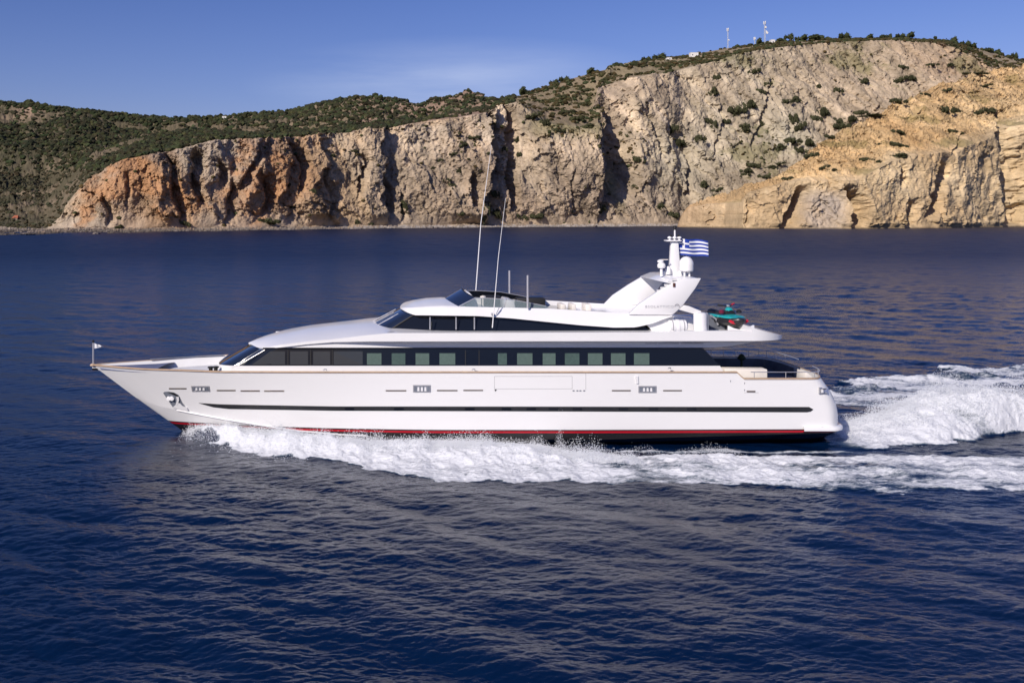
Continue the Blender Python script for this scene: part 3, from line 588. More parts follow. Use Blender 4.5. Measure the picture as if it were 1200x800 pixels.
# bushes the photograph shows on the rock: (x, y, width, height) in its pixels
BUSH = [(315, 259, 22, 9, 0), (141, 265, 12, 6, 0), (218, 261, 12, 8, 0), (472, 240, 9, 20, 0), (419, 260, 9, 8, 0), (434, 262, 8, 5, 0), (343, 241, 10, 7, 0), (338, 215, 9, 8, 0), (368, 223, 7, 10, 0), (412, 177, 12, 5, 0),
 (390, 182, 8, 4, 0), (541, 250, 8, 6, 0), (568, 250, 10, 20, 0), (584, 248, 10, 15, 0), (582, 225, 8, 12, 0), (612, 254, 9, 8, 0), (607, 253, 8, 6, 0), (630, 252, 16, 9, 0), (703, 246, 12, 14, 0), (702, 223, 10, 8, 0), (750, 186, 13, 10, 0),
 (742, 219, 7, 8, 0), (773, 242, 14, 10, 0), (790, 251, 13, 9, 0), (797, 225, 8, 8, 0), (538, 200, 9, 8, 0), (530, 216, 8, 7, 0), (522, 210, 10, 6, 0), (508, 197, 8, 4, 0), (556, 160, 14, 7, 0), (531, 180, 8, 5, 0),
 (545, 168, 10, 6, 0), (516, 187, 8, 6, 0), (590, 174, 7, 9, 0), (607, 163, 8, 8, 0), (608, 180, 6, 8, 0), (626, 136, 16, 8, 0), (640, 143, 14, 12, 0), (655, 152, 14, 6, 0), (672, 139, 16, 8, 0), (690, 148, 18, 8, 0), (668, 130, 14, 6, 0),
 (645, 128, 16, 6, 0), (612, 118, 14, 7, 0), (690, 105, 12, 6, 0), (680, 122, 12, 6, 0), (660, 114, 14, 6, 0), (640, 118, 10, 5, 0), (786, 152, 14, 12, 0), (797, 165, 16, 14, 0), (828, 140, 14, 12, 0), (818, 162, 12, 12, 0), (836, 148, 10, 16, 0),
 (852, 142, 10, 8, 0), (862, 129, 18, 14, 0), (880, 121, 16, 14, 0), (892, 106, 10, 8, 0), (897, 98, 10, 8, 0), (836, 107, 12, 12, 0), (841, 90, 9, 9, 0), (883, 84, 13, 8, 0), (874, 151, 14, 8, 0), (891, 144, 9, 14, 0), (918, 119, 14, 8, 0),
 (932, 117, 14, 10, 0), (930, 138, 12, 18, 0), (938, 148, 12, 12, 0), (965, 130, 16, 14, 0), (958, 137, 12, 10, 0), (978, 105, 11, 10, 0), (959, 101, 8, 6, 0), (1011, 94, 14, 10, 0), (1055, 94, 14, 9, 0), (1067, 91, 14, 10, 0),
 (1059, 78, 10, 6, 0), (1089, 75, 12, 5, 0), (1113, 76, 12, 5, 0), (981, 141, 12, 10, 0), (985, 148, 16, 10, 0), (998, 138, 16, 10, 0), (1010, 131, 14, 8, 0), (924, 164, 16, 10, 0), (914, 172, 14, 10, 0), (936, 175, 12, 10, 0), (872, 148, 10, 8, 0),
 (876, 199, 16, 8, 0), (884, 193, 14, 8, 0), (870, 204, 12, 6, 0), (824, 216, 12, 10, 0), (842, 221, 16, 6, 0), (838, 231, 14, 8, 0), (868, 233, 16, 8, 0), (877, 223, 18, 6, 0), (829, 237, 10, 6, 0), (904, 196, 16, 6, 0), (895, 206, 14, 7, 0),
 (912, 192, 12, 5, 0), (948, 166, 16, 12, 0), (953, 177, 12, 10, 0), (1103, 128, 18, 12, 1), (1120, 131, 16, 9, 1), (1158, 129, 16, 10, 1), (1148, 131, 14, 8, 1), (1053, 154, 15, 7, 1), (1055, 169, 18, 7, 1), (1014, 186, 20, 8, 1), (1055, 182, 24, 7, 1),
 (923, 209, 14, 5, 1), (966, 196, 11, 5, 1), (977, 198, 10, 4, 1), (1121, 154, 15, 6, 1), (1049, 116, 16, 8, 1), (1020, 130, 30, 4, 1), (1110, 105, 12, 5, 1), (1153, 101, 14, 4, 1), (1085, 110, 12, 5, 1), (1129, 149, 8, 4, 1), (1064, 138, 9, 3, 1), (1164, 160, 10, 4, 1),
 (968, 150, 12, 6, 1), (950, 182, 14, 9, 1), (1030, 168, 8, 4, 1), (1145, 84, 24, 4, 1)]
ZONES = [(0, 330, 'on the reddish left cliff'), (330, 500, 'on the brown middle left cliff'), (500, 600, 'on the pale face beside the cleft'), (600, 716, 'on the broad buttress'),
         (716, 860, 'on the slope behind the radar mast'), (860, 1300, 'on the slope under the antenna masts')]
def bush_class(x, y, w, h, hl):
    zone = 'on the ochre headland' if hl else next(z for a_, b_, z in ZONES if a_ <= x < b_)
    size = 'tall upright' if h > w*1.15 else ('wide low' if w > 1.8*h else ('rounded' if w < 13 else 'large spreading'))
    return size, ('low down' if y > 225 else 'high up' if y < 135 else 'midway up'), zone
ORD = 'first second third fourth fifth sixth seventh eighth ninth tenth eleventh twelfth thirteenth fourteenth fifteenth sixteenth seventeenth eighteenth'.split()
def bush_label(b):
    s_, l_, z_ = bush_class(*b); same = sorted(q_ for q_ in BUSH if bush_class(*q_) == (s_, l_, z_))
    return f'the only {s_} dark green shrub {l_} {z_}' if len(same) == 1 else f'{ORD[same.index(b)]} from left of {s_} shrubs {l_} {z_}'
for i, (x, y, w, h, hl) in enumerate(BUSH):
    p = on_land(x, y+h*.25, 1 if hl else 0); s = p.y/F
    o = bpy.data.objects.new('shrub', SHR[i % 6]); COL.objects.link(o)
    o.location = (p.x, p.y-.2*s*w*.3, p.z-h*s*.12); o.scale = (w*s*.50, w*s*.42, h*s*.88); o.rotation_euler = (0, random.Random(i).uniform(-.25, .25), 0)
    tag(o, bush_label((x, y, w, h, hl)), 'shrub', 'shrubs growing on the cliffs')

def crown_mesh(seed):
    rg = np.random.default_rng(seed); v, f = ICO2; V = []; Fc = []; C = []; n = 0
    for _ in range(8):
        c = rg.normal(0, [.42, .42, .2]); r = rg.uniform(.3, .5)
        vv = v*(1+rg.normal(0, .16, (len(v), 1)))*r+c; V.append(vv); Fc.append(f+n); n += len(vv); col = np.array((.040, .048, .022))*rg.uniform(.7, 1.4); C.append(np.repeat(col[None], len(vv), 0))
        for _k in range(45):
            d = rg.normal(size=3); d /= np.linalg.norm(d); p = c+d*r*rg.uniform(.9, 1.4); s = rg.uniform(.05, .12)
            V.append(p+rg.normal(0, s, (3, 3))); Fc.append(np.array([[n, n+1, n+2]])); n += 3; C.append(np.repeat(col[None], 3, 0))
    return np.concatenate(V), np.concatenate(Fc), np.concatenate(C)
CRN = [as_mesh('crown', crown_mesh(100+k)) for k in range(4)]
tb = MB().tube([(0, 0, -.6), (.03, 0, .3), (0, 0, .75)], .075, 6, .04).tube([(.02, 0, .4), (.22, .05, .8)], .035, 5, .02).tube([(.01, 0, .45), (-.2, -.04, .85)], .03, 5, .02)
t0 = tb.build('trunk', bark); TRK = t0.data; bpy.data.objects.remove(t0)
TREES = [(614, 106, 9, 9, 'rounded dark tree at the left end of the rising ridge'), (598, 114, 9, 6, 'low bushy tree beside the cleft at the foot of the rising ridge'), (651, 98, 9, 7, 'dark tree on the lower part of the rising ridge'),
 (661, 93, 10, 8, 'bushy tree where the rising ridge steepens'), (694, 83, 10, 7, 'broad crowned tree on the steep part of the ridge'), (724, 76, 9, 6, 'dark tree on the ridge left of the white houses'), (775, 66, 12, 7, 'wide dark tree just left of the white houses'),
 (757, 69, 9, 6, 'low ridge tree left of the widest dark one'), (890, 48, 6, 7, 'round tree at the foot of the tallest antenna mast'), (915, 47, 7, 5, 'small shrubby tree just right of the white hut'), (926, 43, 8, 7, 'round lone tree right of the white hut'),
 (934, 45, 5, 5, 'very small tree right of the round lone tree'), (943, 44, 8, 7, 'dark tree at the left of the ridge top clump'), (957, 44, 13, 7, 'broadest tree of the ridge top clump'), (968, 46, 9, 5, 'low tree ending the ridge top clump'),
 (988, 42, 10, 8, 'leaning brownish tree standing out on the ridge top'), (1020, 43, 7, 6, 'first of the row of small trees along the flat summit'), (1035, 43, 6, 5, 'second tree of the summit row'), (1043, 42, 5, 5, 'third and thinnest tree of the summit row'),
 (1054, 42, 9, 6, 'wide tree in the middle of the summit row'), (1068, 41, 8, 7, 'tallest tree ending the summit row'), (1096, 44, 3, 4, 'tiny lone tree on the summit right of the row'), (1117, 49, 10, 10, 'dark tall tree where the summit starts to fall'),
 (1130, 52, 10, 8, 'bushy tree on the falling ridge next to the tall dark one'), (1141, 54, 7, 7, 'third tree down the falling ridge'), (1158, 59, 9, 6, 'low tree midway down the falling ridge'), (1168, 62, 9, 7, 'rounded tree low on the falling ridge'), (1188, 65, 6, 8, 'upright tree near the right end of the ridge'),
 (510, 117, 9, 5, 'dark tree on the little peak above the middle cliff'), (537, 116, 9, 5, 'bushy tree on the right shoulder of the little peak'), (401, 119, 9, 5, 'dark tree on the hilltop above the middle left cliff')]
for i, (x, y, w, h, lab) in enumerate(TREES):
    p = on_land(x, float(skyl(x))+.6, 0); s = p.y/F; hh = max(float(skyl(x))+.8-(y-h*.42), h*.7)*s
    r = bpy.data.objects.new('tree', None); COL.objects.link(r); r.location = (p.x, p.y, p.z-.8); tag(r, lab, 'tree', 'trees on the skyline')
    c = bpy.data.objects.new('crown', CRN[i % 4]); COL.objects.link(c); c.parent = r; c.location = (0, 0, hh-h*s*.45); c.scale = (w*s*.60, w*s*.55, h*s*.72)
    t = bpy.data.objects.new('trunk', TRK); COL.objects.link(t); t.parent = r; t.scale = (hh*.9, hh*.9, hh*.95)

# ------------------------------------------------------------------ far buildings, masts, boulders
wallw = mat('whitewash', (.72, .70, .66), .8, noise=.08); tile = mat('roof_tile', (.38, .12, .06), .85, noise=.2); glassd = mat('dark_pane', (.02, .03, .04), .15)
steelg = mat('galvanised_steel', (.50, .52, .54), .5, .3, noise=.05); redp = mat('mast_red', (.45, .05, .04), .6)
def empty(name, loc): o = bpy.data.objects.new(name, None); COL.objects.link(o); o.location = loc; return o
def house(px, py, w, h, lab, roofed=False, d=6.0, which=0, cat='house', wm=None):
    p = on_land(px, py, which); s = p.y/F; x0, x1, z1 = -w*s/2, w*s/2, h*s
    r = empty('house', p); tag(r, lab, cat)
    m = MB().box(x0, x1, -d/2, d/2, -2, z1); m.build('wall', wm or wallw, r)
    if roofed:
        m = MB().add([(x0-.4, -d/2-.4, z1), (x1+.4, -d/2-.4, z1), (x1+.4, d/2+.4, z1), (x0-.4, d/2+.4, z1), (x0+.6, 0, z1+2), (x1-.6, 0, z1+2)], [(0, 1, 5, 4), (2, 3, 4, 5), (1, 2, 5), (3, 0, 4), (3, 2, 1, 0)]); m.build('roof', tile, r)
    else: MB().box(x0-.15, x1+.15, -d/2-.15, d/2+.15, z1+.003, z1+.35).build('roof', wallw, r)
    n = max(1, int(w*s/3.2))
    for k in range(n):
        cx = x0+(k+.5)*(x1-x0)/n
        if k == n//2 and n > 1: MB().box(cx-.5, cx+.5, -d/2-.05, -d/2+.02, 0.02, 2.1).build('door', glassd, r, smooth=False)
        else: MB().box(cx-.55, cx+.55, -d/2-.05, -d/2+.02, z1*.38, z1*.38+1.2).build('window', glassd, r, smooth=False)
house(19, 256, 6, 1.5, 'small cottage with an orange tiled roof near the left shore', True, wm=mat('mud_plaster', (.25, .19, .14), .9))
house(813, 67.5, 9, 5, 'larger white house with a flat roof among trees on the ridge'); house(784, 71.5, 6, 3, 'small white house left of the larger one on the ridge')
house(905, 52, 4.5, 4.5, 'white equipment hut beside the tallest antenna mast', cat='hut'); house(263, 139, 5, 2.5, 'tiny white house on the skyline of the left hills')
def mast(px, ytop, ybase, w, lab, drums, tall=False):
    p = on_land(px, ybase+1, 0); s = p.y/F; H = (ybase-ytop)*s; r = empty('antenna_mast', (p.x, p.y, p.z-.5)); tag(r, lab, 'antenna mast')
    ww = w*s/2; m = MB()
    for a in range(3):
        c, d = math.cos(a*2.094), math.sin(a*2.094); m.tube([(ww*c, ww*d, 0), (ww*c*.8, ww*d*.8, H)], .16 if tall else .11, 5)
    n = int(H/2.2)
    for k in range(n):
        z, zz = k*H/n, (k+1)*H/n
        for a in range(3):
            a1, a2 = a*2.094, (a+1)*2.094; m.tube([(ww*.9*math.cos(a1), ww*.9*math.sin(a1), z), (ww*.9*math.cos(a2), ww*.9*math.sin(a2), zz)], .08, 4)
    m.build('lattice', steelg, r)
    for dz, dx, rr in drums: MB().lathe((dx*s, -ww-.5, H*dz), [(.01, -.5), (rr*s, -.45), (rr*s, .35), (.01, .45)], 12, 'y').build('drum_antenna', wallw, r)
    for k in range(3):
        c, d = math.cos(k*2.094+.5), math.sin(k*2.094+.5); MB().box((ww+.4)*c-.3, (ww+.4)*c+.3, (ww+.4)*d-.2, (ww+.4)*d+.2, H-3.4, H+.3).build('panel_antenna', wallw, r, bevel=.05)
mast(853, 32, 56, 1.3, 'thin white lattice antenna mast standing alone on the ridge', [(.42, .6, .8)])
mast(884.5, 42, 51, 1.0, 'short antenna mast left of the tallest one', [(.8, 0, .7)])
mast(896, 24, 51, 2.0, 'tallest antenna mast with stacked drum antennas on the ridge', [(.74, .3, 1.1), (.5, 2, 1.3), (.56, 1.2, .9)], True)
def shore_rocks():
    v, f = ICO1; n = 200; px = rng.uniform(0, 800, n); sd_ = shore(px)-rng.uniform(-.15, .7, n); Y = CAM_H*F/(sd_-PY0); s = rng.uniform(.35, 1.5, n)**1.3
    V = v[None]*(1+rng.normal(0, .16, (n, len(v), 1)))*(s[:, None]*np.array([[1.3, 1, .7]]))[:, None]+np.stack([(px-PX0)*Y/F, Y, rng.uniform(.0, .5, n)], -1)[:, None]
    o = np_mesh('shore_rocks', V.reshape(-1, 3), (f[None]+(np.arange(n)*len(v))[:, None, None]).reshape(-1, 3), bould, smooth=False); tag(o, 'scattered small dark rocks along the waterline', kind='stuff')
def boulder(px, py, w, h, lab, seed):
    rg = np.random.default_rng(seed); v, f = ICO2; Y = CAM_H*F/(py-PY0); s = Y/F
    V = v*(1+rg.normal(0, .12, (len(v), 1)))*np.array([w*s/2, w*s/2.5, h*s*.8]) + np.array([Xp(px, Y), Y, .2])
    o = np_mesh('boulder', V, f, bould, smooth=False); tag(o, lab, 'boulder', 'boulders along the shore')
bould = mat('dark_rock', (.17, .14, .12), .95, noise=.25, nscale=.4)
shore_rocks()
boulder(636, 265.2, 10, 4, 'large dark boulder on the pale beach below the buttress', 1); boulder(617, 265.4, 5, 1.6, 'small dark boulder left of the large beach boulder', 2)
boulder(30, 274, 9, 1.5, 'low flat boulder at the left shore', 3); boulder(112, 274.3, 7, 2.2, 'dark boulder at the foot of the reddish cliff', 4)

# ------------------------------------------------------------------ the motor yacht
YC = 49.7; ORG = (4.0, YC, 0.0)
gel = mat('white_gelcoat', (.78, .78, .785), .22, noise=.03, nscale=.35, coat=.3, bump=.12, bscale=1.1)
gel2 = mat('white_deck_paint', (.74, .74, .73), .5, noise=.03, nscale=1.5, bump=.05, bscale=60)
glass = mat('dark_tinted_glass', (.007, .009, .014), .06, ior=1.38)
screen = mat('blue_tinted_windscreen', (.012, .018, .035), .05, coat=.6)
pane = mat('curtained_window_glass', (.085, .125, .105), .25, noise=.08, nscale=8)
clear = mat('smoked_wind_deflector', (.20, .26, .28), .05, alpha=.55)
blackp = mat('black_stripe', (.022, .023, .026), .25, noise=.15, nscale=1.2)
redpnt = mat('red_boot_stripe', (.50, .008, .02), .35)
anti = mat('black_antifouling', (.016, .015, .016), .5, noise=.3, nscale=2)
teak = mat('teak_capping', (.46, .33, .22), .45, noise=.12, nscale=4)
chrome = mat('polished_steel', (.58, .58, .60), .28, .6)
steel = mat('dark_steel_plate', (.20, .22, .26), .35, .2, noise=.2, nscale=4)
greyc = mat('charcoal_cover', (.10, .11, .135), .8, noise=.15, nscale=3, bump=.2, bscale=8)
seam = mat('panel_gap', (.33, .33, .35), .6)
black = mat('black_rubber', (.015, .015, .016), .6)
cushion = mat('cream_cushion', (.74, .70, .64), .8, noise=.04)
bluecov = mat('blue_grey_canvas', (.12, .14, .23), .8, noise=.12, nscale=2)
yacht = empty('motor_yacht', ORG)
tag(yacht, 'long white motor yacht with black window bands and a red waterline', 'motor yacht')
def Bld(mb, name, m, parent=None, **k): return mb.build(name, m, parent or yacht, off=ORG, **k)
def mir(rows): return [[(x, 2*YC-y, z) for x, y, z in r][::-1] for r in rows]

# hull: three traced lines (sheer, chine, keel) wrapped round the stern, with flared topsides between them
def hb_sheer(x):
    t = np.clip((x+15.0)/15.6, 0, 1); h = 3.65*(1-(1-t)**2.4); return h - np.interp(x, [12, 21.2], [0, .22])
def hb_chine(x):
    t = np.clip((x+12.7)/17.0, 0, 1); return 3.5*(1-(1-t)**2.0)*np.interp(x, [10, 22], [1, .96])
shp = crv([(100, 427.2), (108, 427.3), (140, 430.3), (167, 432.3), (215, 433.8), (250, 435.2), (265, 435.6), (390, 436), (865.5, 436), (869.5, 443.6), (1000, 443.6)])
chp = crv([(150, 459), (160, 466), (175, 472), (193, 477.5), (225, 484), (265, 491.5), (312, 499), (350, 504.5), (400, 509), (500, 513), (700, 515), (1100, 503)])
def z_at(x, hb, pyf):
    Y = YC-hb; return Zp(pyf(PX0+F*x/Y), Y)
NS = 210
def line(x0, x1, hbf, pyf, bulge, nend=16):
    xs = x0+(x1-x0)*np.linspace(0, 1, NS)**1.0; hb = np.array([hbf(x) for x in xs]); zz = np.array([z_at(x, h, pyf) for x, h in zip(xs, hb)])
    a = np.linspace(0, np.pi/2, nend+1)[1:]                      # superellipse round the stern
    he = hb[-1]*np.cos(a)**.45; xe = x1+bulge*np.sin(a)**.9; he[-1] = 0
    return np.r_[xs, xe], np.r_[hb, he], np.r_[zz, np.full(nend, zz[-1])]
sx_, sh_, sz_ = line(-15.0, 21.45, hb_sheer, shp, .95)
cx_, ch_, cz_ = line(-12.66, 22.25, hb_chine, chp, 1.05)
zstem = Zp(466, YC)
cz_[0] = zstem; cz_[-17:] = .66
cz_[NS-40:NS] = np.interp(np.arange(40), [0, 39], [cz_[NS-41], .66])
kx_, kh_, kz_ = cx_.copy(), np.zeros_like(ch_), np.interp(cx_, [-12.66, -9.1, -4, 4, 22], [zstem, -.8, -1.7, -1.7, -1.2])
kx_ = np.interp(np.arange(len(cx_)), [0, 24, len(cx_)-1], [-12.66, -9.1, 23.2]); kz_ = np.interp(kx_, [-12.66, -9.1, -4, 4, 22], [zstem, -.8, -1.7, -1.7, -1.2])
def hull_row(u):
    """u 0 at the keel, 1 at the chine, 2 at the sheer"""
    if u <= 1:
        w = u**.85; return kx_*(1-u)+cx_*u, kh_*(1-w)+ch_*w, kz_*(1-u)+cz_*u
    u -= 1; i = np.arange(len(sx_)); p = np.interp(i, [0, 50, 120], [1.35, 1.25, 1.0])
    stern = np.clip((i-(NS-28))/28., 0, 1)**1.5
    fx = u + stern*(.42*np.sin(np.pi*u))*-1                           # tumblehome curve of the stern quarter
    return cx_*(1-fx)+sx_*fx, ch_+(sh_-ch_)*u**p, cz_*(1-u)+sz_*u
US = np.r_[np.linspace(0, 1, 15), np.linspace(1, 2, 33)[1:]]
HX = np.array([hull_row(u) for u in US])                          # rows, (x, hb, z), along
def side(sign): return [[(HX[r, 0, i], YC-sign*HX[r, 1, i], HX[r, 2, i]) for i in range(HX.shape[2])] for r in range(len(US))]
hm = MB().grid(side(1)).grid([r[::-1] for r in side(-1)])
topsides = mat('painted_hull', (.79, .79, .79), .22, noise=.02, nscale=.35, coat=.3, bump=.12, bscale=1.1)
def hull_paint(m):
    N, L = nodes(m); b = N['Principled BSDF']; at = N.new('ShaderNodeAttribute'); at.attribute_name = 'height_over_boot'
    cr = N.new('ShaderNodeValToRGB'); cr.color_ramp.interpolation = 'CONSTANT'; mr = N.new('ShaderNodeMapRange'); mr.inputs[1].default_value = -.5; mr.inputs[2].default_value = .5
    L.new(at.outputs['Fac'], mr.inputs[0]); L.new(mr.outputs[0], cr.inputs[0]); e = cr.color_ramp.elements
    e[0].position = 0; e[0].color = (.016, .015, .016, 1); e[1].position = .335; e[1].color = (.40, .007, .018, 1)
    x_ = e.new(.43); x_.color = (.018, .018, .02, 1); x_ = e.new(.5); x_.color = (.79, .79, .79, 1)
    L.new(cr.outputs[0], b.inputs['Base Color'])
hull_paint(topsides)
hull = Bld(hm, 'hull', topsides, sharp=28)
zboot = lambda x: np.interp(x, [-11, -8.8, -5, 0, 22], [.55, .68, .80, .86, .86])
_co = np.zeros(len(hull.data.vertices)*3, np.float32); hull.data.vertices.foreach_get('co', _co); _co = _co.reshape(-1, 3)
_a = hull.data.attributes.new('height_over_boot', 'FLOAT', 'POINT'); _a.data.foreach_set('value', (_co[:, 2]-zboot(_co[:, 0]+ORG[0])).astype(np.float32))
HPX = PX0+F*HX[:, 0]/(YC-HX[:, 1]); HPY = PY0+(CAM_H-HX[:, 2])*F/(YC-HX[:, 1])
def on_hull(px, py, out=.012):
    """point of the near topsides that the photograph shows at (px, py), moved a little outboard"""
    r, i = np.unravel_index(np.argmin((HPX-px)**2+(HPY-py)**2), HPX.shape); fr, fi = float(r), float(i); R_, C_ = HPX.shape
    def ev(A, fr, fi):
        fr = min(max(fr, 0), R_-1.001); fi = min(max(fi, 0), C_-1.001); a, b = int(fr), int(fi); s, t = fr-a, fi-b
        return (A[a, b]*(1-s)*(1-t)+A[a+1, b]*s*(1-t)+A[a, b+1]*(1-s)*t+A[a+1, b+1]*s*t)
    for _ in range(5):
        e1, e2 = px-ev(HPX, fr, fi), py-ev(HPY, fr, fi); h = .3
        a11 = (ev(HPX, fr+h, fi)-ev(HPX, fr-h, fi))/(2*h); a12 = (ev(HPX, fr, fi+h)-ev(HPX, fr, fi-h))/(2*h)
        a21 = (ev(HPY, fr+h, fi)-ev(HPY, fr-h, fi))/(2*h); a22 = (ev(HPY, fr, fi+h)-ev(HPY, fr, fi-h))/(2*h); dt = a11*a22-a12*a21
        if abs(dt) < 1e-6: break
        fr += max(-1, min(1, (e1*a22-e2*a12)/dt)); fi += max(-1, min(1, (a11*e2-a21*e1)/dt)); fr = min(max(fr, 0), R_-1.01); fi = min(max(fi, 0), C_-1.01)
    x, h, z = ev(HX[:, 0], fr, fi), ev(HX[:, 1], fr, fi), ev(HX[:, 2], fr, fi)
    return (x, YC-h-out, z)
def strip(mb, top, bot, xs, nrow=3, out=.012, both=False):
    rows = []
    for k in range(nrow):
        t = k/(nrow-1); rows.append([on_hull(x, top(x)*(1-t)+bot(x)*t, out) for x in xs])
    thick = [[(x, y+.03, z) for x, y, z in rows[0]]] + rows + [[(x, y+.03, z) for x, y, z in rows[-1]]]
    mb.grid(thick)
    if both: mb.grid(mir(thick))
    return mb
# black side stripe, tapered forward, round aft
ts = crv([(233, 472), (260, 473.6), (390, 476), (640, 476.2), (948, 476.6), (953, 479.4)]); bs = crv([(233, 472.3), (250, 477), (268, 479), (390, 481), (640, 481.8), (946, 482.8), (950, 482.0), (953, 479.7)])
stp = Bld(strip(MB(), ts, bs, list(np.arange(233, 256, 1.5))+list(np.arange(256, 944, 6))+list(np.arange(944, 953.1, 1))), 'side_stripe', blackp, hull)
# long low windows let into the stripe
for x in list(range(404, 420, 40)) + [462, 545, 588, 617, 643, 671, 725, 760, 805]:
    Bld(strip(MB(), lambda q: 477.6, lambda q: 480.6, np.linspace(x, x+11, 4), 2, .022), 'porthole', glass, hull)
# spray rail / knuckle
krow = lambda o_, dz: [(x, YC-h-o_, z+dz) for x, h, z in zip(cx_[14:74], ch_[14:74], cz_[14:74])]
kr = [krow(.0, .04), krow(.07, .015), krow(.07, -.01), krow(.0, -.03)]
Bld(MB().grid(kr).grid(mir(kr)), 'spray_rail', gel, hull)
# teak capping and rubbing strake along the sheer, both sides and round the stern
def rail_rows(o0, o1, d0, d1, sl=slice(0, None)):
    return [[(x, YC-max(h+o, 0), z+dz) for x, h, z in zip(sx_[sl], sh_[sl], sz_[sl])] for o, dz in ((o0, d1), (o1, d1), (o1, d0), (o0, d0), (o0, d1))]
rr = rail_rows(-.10, .045, -.025, .035); Bld(MB().grid(rr).grid(mir(rr)), 'capping_rail', teak, hull, sharp=30)
# inner bulwark and decks
def deck_z(i): return sz_[i]-(.50 if sx_[i] > 17.5 else .42 if sx_[i] < -5 else .2)
fl = lambda x: np.interp(x, [-15, -5], [.62, 1])
inner = [[(x, YC-max(h-.10, 0), z) for x, h, z in zip(sx_, sh_, sz_)], [(x, YC-max(h*fl(x)-.16, 0), z-np.interp(x, [-15, -11, -6, 17.2, 17.6], [.28, .42, .42, .42, 1.1])) for x, h, z in zip(sx_, sh_, sz_)]]
Bld(MB().grid(inner).grid(mir(inner)), 'bulwark', gel2)
dk = [[(x, YC-max(h*fl(x)-.16, 0)*k, z-np.interp(x, [-15, -11, -6, 17.2, 17.6], [.28, .42, .42, .42, 1.1])+.10*(1-k*k)*(x < 10)) for x, h, z in zip(sx_, sh_, sz_)] for k in (1, .75, .5, .25, 0)]
Bld(MB().grid(dk).grid(mir(dk)), 'deck', gel2)
# far bulwark locker line and foredeck gear
def rib(pts, r, n=6): return MB().tube(pts, r, n)
Bld(rib([W(x, y, YC+float(hb_sheer(Xp(x, 52)))*.93) for x, y in ((176, 421), (200, 419.6), (230, 417.8), (262, 416.3))], .035), 'handrail', steel)
cv = []
for t in np.linspace(0, 1, 9):
    x = -14.3+3.1*t; h = float(hb_sheer(x))-.2; zz = Zp(float(shp(PX0+F*x/(YC-h))), YC-h)-.16
    cv.append([(x+.25*math.cos(k*3.14), YC+h*math.cos(k*math.pi), zz+.16*math.sin(k*math.pi)*(1-.3*t)) for k in np.linspace(0, 1, 9)])
Bld(MB().grid(cv), 'foredeck_cover', bluecov)
for x, y in ((247, 432.7), (253, 432.4)): Bld(MB().lathe(W(x, y+1.5, 47.2), [(.10, 0), (.10, .12), (.16, .14), (.16, .2), (.02, .22)], 10), 'mooring_bollard', black)

# deckhouse: white base, black window band, white frieze; plan rings that start at the nose on the centre line
def ring(xn, xc, hbc, zn, zc, xa, zf, hbf, n1=14, n2=60):
    pts = []
    for k in range(n1+1):
        a = math.pi/2*k/n1; t = math.sin(a); pts.append((xc-(xc-xn)*math.cos(a)**.85 if k < n1 else xc, hbc*t**.95, zn+(zc-zn)*t**1.5))
    for k in range(1, n2+1):
        x = xc+(xa-xc)*k/n2; pts.append((x, hbf(x), zf(x)))
    return pts
def ring_mesh(rings, cap_aft=True, bottom=False, top=True):
    mb = MB(); n = len(rings[0]); full = []
    for r in rings: full.append([(x, YC-h, z) for x, h, z in r[::-1]] + [(x, YC+h, z) for x, h, z in r[1:]])
    mb.grid(full)
    m = len(full[0]); b = len(mb.v)-m*len(full)
    if cap_aft: mb.grid([[full[j][0] for j in range(len(full))], [full[j][-1] for j in range(len(full))]])
    for which in ([0] if bottom else [])+([len(full)-1] if top else []):
        near, far = full[which][:n][::-1], full[which][n-1:]; mb.grid([near, far])
    return mb
hbw = lambda d: (lambda x: float(hb_sheer(x))-d)
zside = lambda py, d: (lambda x: z_at(x, float(hb_sheer(x))-d, lambda p: py))
def raked(r, xa0): return r
L0 = ring(-8.5, -7.15, 2.75, 3.05, 3.15, 17.45, lambda x: 3.22, hbw(.16))
L1 = ring(-8.18, -6.9, 2.88, 3.72, z_at(-6.9, 2.88, lambda p: 428.3), 17.0, zside(428.5, .14), hbw(.14))
L1b = ring(-8.12, -6.85, 2.86, 3.75, z_at(-6.9, 2.88, lambda p: 428.0), 17.0, zside(428.3, .15), hbw(.15))
hb2 = lambda d: (lambda x: float(hb_sheer(x))-d-.10*float(sst(-4, 4, np.array(x))))
L2 = ring(-6.62, -5.50, 2.86, 4.62, z_at(-5.5, 2.86, lambda p: 409.5), 16.25, zside(408.5, .28), hb2(.22))
L2b = ring(-6.66, -5.52, 2.86, 4.61, z_at(-5.5, 2.86, lambda p: 409.9), 16.25, zside(408.8, .27), hb2(.205))
Bld(ring_mesh([L0, L1], top=False), 'deckhouse_base', gel, sharp=40)
wb = Bld(ring_mesh([L1b, L2b], bottom=True), 'window_band', glass, sharp=40)
def on_side(px, py, d=.15, out=.012):
    Y = 46.2
    for _ in range(6):
        x = Xp(px, Y); t = (py-428.5)/(-20); Y = YC-(float(hb_sheer(x))-(.15+(.055+.10*float(sst(-4, 4, np.array(x))))*np.clip(t, 0, 1)))-out
    return (Xp(px, Y), Y, Zp(py, Y))
def panel(mb, pts, out=.02, thick=.03, f=on_side, both=False):
    a = [f(x, y, out=out) for x, y in pts]; b = [(x, y+thick, z) for x, y, z in a]
    for s in ((0, 1) if both else (0,)):
        g = (lambda p: (p[0], 2*YC-p[1], p[2])) if s else (lambda p: p)
        n = len(a); mb.add([g(p) for p in a]+[g(p) for p in b], [tuple(range(n)), tuple(range(2*n-1, n-1, -1))]+[(i, (i+1) % n, (i+1) % n+n, i+n) for i in range(n)])
    return mb
